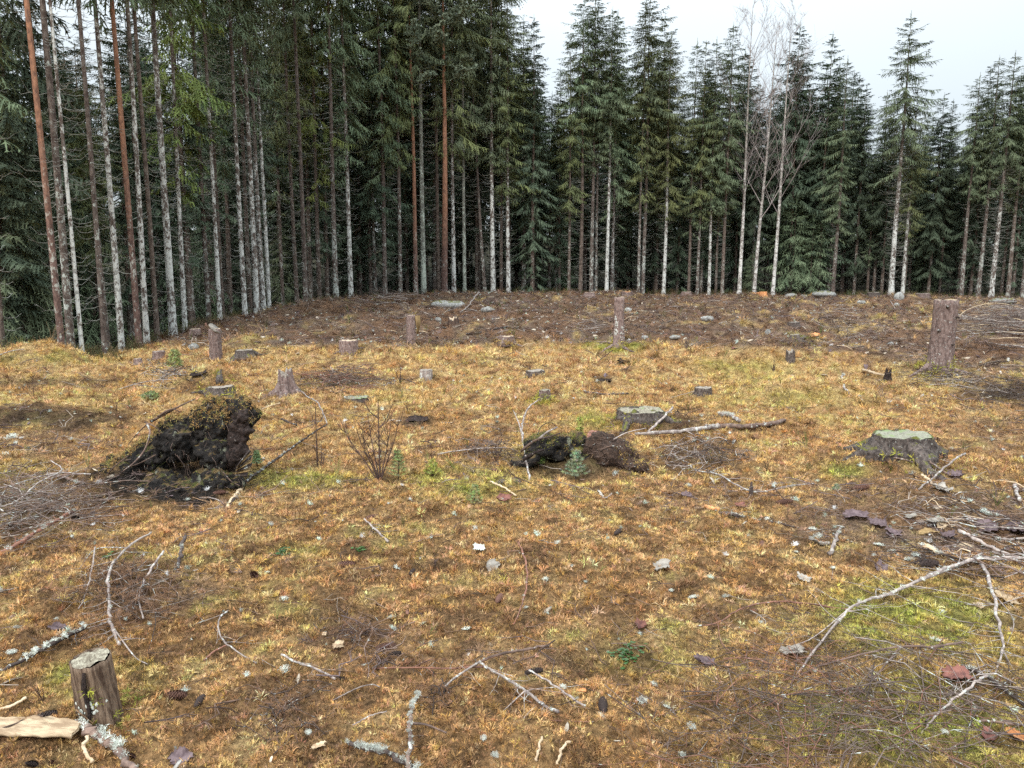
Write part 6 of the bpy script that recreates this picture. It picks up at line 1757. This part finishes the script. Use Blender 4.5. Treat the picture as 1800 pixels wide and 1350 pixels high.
# ------------------------------------------------------------------ bark flakes and wood chips
def flake(u, v, w, h, label, mat, a=0.0, curl=.25, seed=0, thick=.003, lift=.012, tilt=None, cat='bark', name='bark_flake'):
    """a torn piece of bark or wood: long splintered ends, ragged sides, cracked and warped face"""
    r = random.Random(seed + 9); P = ground_at(u, v); m = mpp(P); W = w * m / 2; D = h * m / 2 / max(.3, (CZ / P.y) * .95)
    D = min(D, W * 1.1) * .85; b = MB(); nx, ny = 12, 5; top = []; bot = []
    e0 = [r.uniform(.62, 1.05) for _ in range(ny + 1)]; e1 = [r.uniform(.62, 1.05) for _ in range(ny + 1)]
    s0 = [r.uniform(.72, 1.12) for _ in range(nx + 1)]; s1 = [r.uniform(.72, 1.12) for _ in range(nx + 1)]
    sk = r.uniform(-.35, .35)
    if w > 120: sk = 0; s0 = [.9 + .06 * q for q in s0]; s1 = [.9 + .06 * q for q in s1]; e1 = [.93 + .07 * q for q in e1]
    for i in range(nx + 1):
        for j in range(ny + 1):
            x = (i / nx * 2 - 1); y = (j / ny * 2 - 1)
            ex = x * W * (e1[j] if x > 0 else e0[j]); ey = y * D * (s1[i] if y > 0 else s0[i]) * (1 - .30 * abs(x) ** 2) + sk * D * x
            z = curl * D * (y * y) + (.12 if w < 120 else .04) * W * math.sin(x * 2.5 + seed) + D * .06 * math.sin(i * 1.9 + j * 2.7 + seed) + r.uniform(-.0015, .0015)
            top.append(Vector((ex, ey, z + thick * r.uniform(.5, 1.3)))); bot.append(Vector((ex, ey, z)))
    A_ = b.add(top); B_ = b.add(bot); s = ny + 1
    for i in range(nx):
        for j in range(ny):
            b.q.append((A_ + i * s + j, A_ + (i + 1) * s + j, A_ + (i + 1) * s + j + 1, A_ + i * s + j + 1)); b.q.append((B_ + i * s + j + 1, B_ + (i + 1) * s + j + 1, B_ + (i + 1) * s + j, B_ + i * s + j))
    for i in range(nx):
        for j in (0, ny): b.q.append((A_ + i * s + j, B_ + i * s + j, B_ + (i + 1) * s + j, A_ + (i + 1) * s + j))
    for j in range(ny):
        for i in (0, nx): b.q.append((A_ + i * s + j, A_ + i * s + j + 1, B_ + i * s + j + 1, B_ + i * s + j))
    o = link(bpy.data.objects.new(name, b.mesh(name, mat, False))); o.location = P + Vector((0, 0, lift))
    tl = tilt if tilt else (r.uniform(-.05, .35), r.uniform(-.25, .25))
    o.rotation_euler = (tl[0], tl[1], a); tag(o, label, cat)
    return o
fl = [
 (45, 1290, 200, 36, 'bark_pale', -.12, "long pale tan bark slab entering at the lower left edge"),
 (1164, 1000, 38, 16, 'bark_grey', -.2, "pale grey wood flake in the brown moss right of centre"), (868, 1000, 36, 26, 'bark_grey', .5, "white shredded wood flake left of centre"),
 (842, 968, 28, 18, 'lichen', .2, "white crusty lichened chip above the shredded flake"), (1126, 1103, 30, 30, 'bark_red', .9, "dark red brown bark flake standing in the moss at lower centre"),
 (1238, 1168, 46, 20, 'bark_purple', -.1, "reddish bark piece under the twig tangle"), (318, 1338, 46, 30, 'bark_purple', .6, "dark grey shiny bark flake at the bottom edge left"),
 (882, 852, 26, 18, 'stump_dark', .3, "black bark piece below the hollow, left of a pair"), (905, 850, 28, 20, 'stump_dark', -.3, "black bark piece below the hollow, right of a pair"),
 (1505, 910, 62, 12, 'bark_purple', -.2, "long purple bark strip at the left of the chip field"), (1545, 925, 40, 14, 'bark_purple', -.35, "purple bark strip touching the long one's right end"),
 (1570, 940, 34, 14, 'bark_purple', -.3, "purple bark flake below the long strips"), (1668, 945, 32, 20, 'bark_purple', -.4, "curled dark purple bark flake in the chip field"),
 (1655, 928, 22, 18, 'bark_pale', .3, "cream and tan chip above the curled purple flake"), (1740, 932, 50, 18, 'bark_purple', .2, "large mauve bark plate near the right edge"),
 (1790, 935, 50, 22, 'bark_purple', -.2, "mauve bark plate at the right edge"), (1680, 838, 34, 18, 'bark_purple', -.3, "mauve bark plate under the propped stick"),
 (1655, 862, 40, 14, 'bark_grey', .25, "white wood chip below the propped stick"), (1600, 912, 26, 8, 'bark_grey', -.5, "narrow grey chip in the chip field"),
 (1645, 920, 44, 10, 'bark_grey', -.35, "long whitish chip in the middle of the chip field"), (1630, 940, 46, 8, 'yellow_wood', .05, "brown split chip in the chip field"),
 (1700, 968, 44, 10, 'bark_pale', -.45, "tan split chip right of the black open cone"), (1640, 972, 50, 9, 'bark_pale', -.4, "narrow pinkish chip left of the open black cone"),
 (1440, 958, 50, 10, 'bark_grey', .02, "grey curled bark left of the bone like stick"), (1412, 1022, 30, 14, 'bark_grey', -.4, "grey flake in brown moss left of the crooked branch"),
 (1394, 1150, 56, 18, 'bark_grey', -.35, "large smooth grey bark flake under thin twigs"), (1684, 1195, 60, 36, 'bark_red', -.3, "rusty broken bark plate in a dark hollow at lower right"),
 (1740, 1298, 34, 24, 'bark_red', .3, "red brown bark flake at the lower right corner"), (1785, 1300, 40, 24, 'orange_wood', -.4, "orange splintered bark at the lower right corner"),
 (1770, 1058, 50, 18, 'bark_pale', -.3, "pale tan slab beside the hanging grey branch"), (1720, 1070, 22, 10, 'bark_pale', .1, "small pink chip left of the tan slab"),
 (1302, 892, 22, 12, 'bark_red', .1, "maroon flake above the bright orange stick end"), (1208, 874, 24, 12, 'bark_purple', .3, "dull purple flake below the heather clump"),
 (595, 1140, 26, 12, 'bark_pale', .1, "light tan flake left of the needle patch"), (570, 1120, 10, 18, 'bark_pale', .2, "small upright tan leaf shaped flake"),
 (100, 1108, 34, 14, 'bark_purple', -.2, "dark flake left of the foreground stump"), (832, 955, 40, 14, 'bark_red', -.2, "red brown flake in the moss above the white shredded wood") if 0 else (885, 880, 36, 12, 'bark_red', -.2, "red bark bit in the moss below the black bark pair"),
 (1548, 1001, 30, 18, 'bark_purple', .5, "mauve bark chip under the line of white lichen"), (1425, 640, 26, 10, 'bark_red', -.3, "red splinter behind the mossy ridge") if 0 else (1430, 592, 26, 8, 'orange_wood', -.25, "orange split wood leaning on the rooty mossy stump"),
 (1292, 614, 14, 10, 'bark_red', .5, "dark red chip on the moss edge right of the tall slim stump"), 
 (730, 742, 60, 10, 'redrot', .0, "dark rotten wood patch in golden moss left of centre"), (1060, 672, 40, 8, 'redrot', -.2, "dark rotten wood bits behind the wide stump"),
 (1098, 640, 36, 18, 'redrot', -.3, "rotten reddish wood crumbs in front of the tall slim stump"), (350, 660, 40, 7, 'redrot', .1, "dark red wood crumbs on the moss behind the root plate"),
 (560, 1318, 30, 14, 'bark_pale', .0, "tan splinter at the bottom left of centre"), (1022, 1220, 20, 8, 'orange_wood', -.5, "small orange chip beside the smooth grey stick")]
for k, (u, v, w, h, mt, a, lab) in enumerate(fl):
    if k: w *= .85; h *= .85
    flake(u, v, w, h, lab, M[mt], a, seed=k, thick=.012 if k == 0 else .004, curl=.02 if k == 0 else .3, lift=.022 if k == 0 else .012, tilt=(.12, .02) if k == 0 else None)

# ------------------------------------------------------------------ clumps of lichen large enough to be told apart
LM = [lichen_tuft(60 + k, 60) for k in range(3)]
for m_ in LM: m_.materials.append(M['lichen'])
lcl = [(1440, 945, 30), (1428, 932, 24), (1545, 960, 30), (1570, 972, 28), (1598, 985, 30), (1625, 962, 30), (1645, 972, 34), (1610, 978, 26), (1735, 905, 34), (1770, 930, 26), (1465, 1000, 18), (1655, 1078, 24),
 (1645, 1128, 34), (1628, 1145, 18), (1220, 1052, 30), (1275, 1050, 22), (960, 1020, 24), (500, 1055, 26), (690, 1088, 30), (745, 1098, 22), (500, 1180, 34), (20, 1150, 30), (30, 1105, 22), (100, 1090, 16),
 (640, 1172, 14), (542, 1290, 22), (990, 1210, 22), (1010, 1230, 22), (1130, 1235, 34), (1172, 1245, 24), (820, 1108, 26), (470, 1008, 18), (1210, 855, 22), (1180, 1040, 18), (1400, 972, 16), (880, 600 + 280, 20),
 (330, 780 + 100, 20), (925, 1070, 16), (1715, 1250, 26), (1660, 1290, 22), (1215, 1280, 30), (1200, 1330, 26), (870, 1330, 26), (850, 1300, 22), (1150, 1205, 26), (20, 770, 34), (10, 800, 26), (955, 735, 12), (290, 655, 18)]
for k, (u, v, w) in enumerate(lcl):
    P = ground_at(u, v); m = mpp(P); o = link(bpy.data.objects.new("lichen_clump", LM[k % 3])); s = w * m * .5
    o.location = P + Vector((0, 0, .006)); o.scale = (s, s, s * .6); o.rotation_euler = (R.uniform(-.3, .3), R.uniform(-.3, .3), R.uniform(0, 6.28))
    tag(o, "pale grey green tuft of fallen lichen lying on the moss", 'lichen', 'fallen lichen tufts')
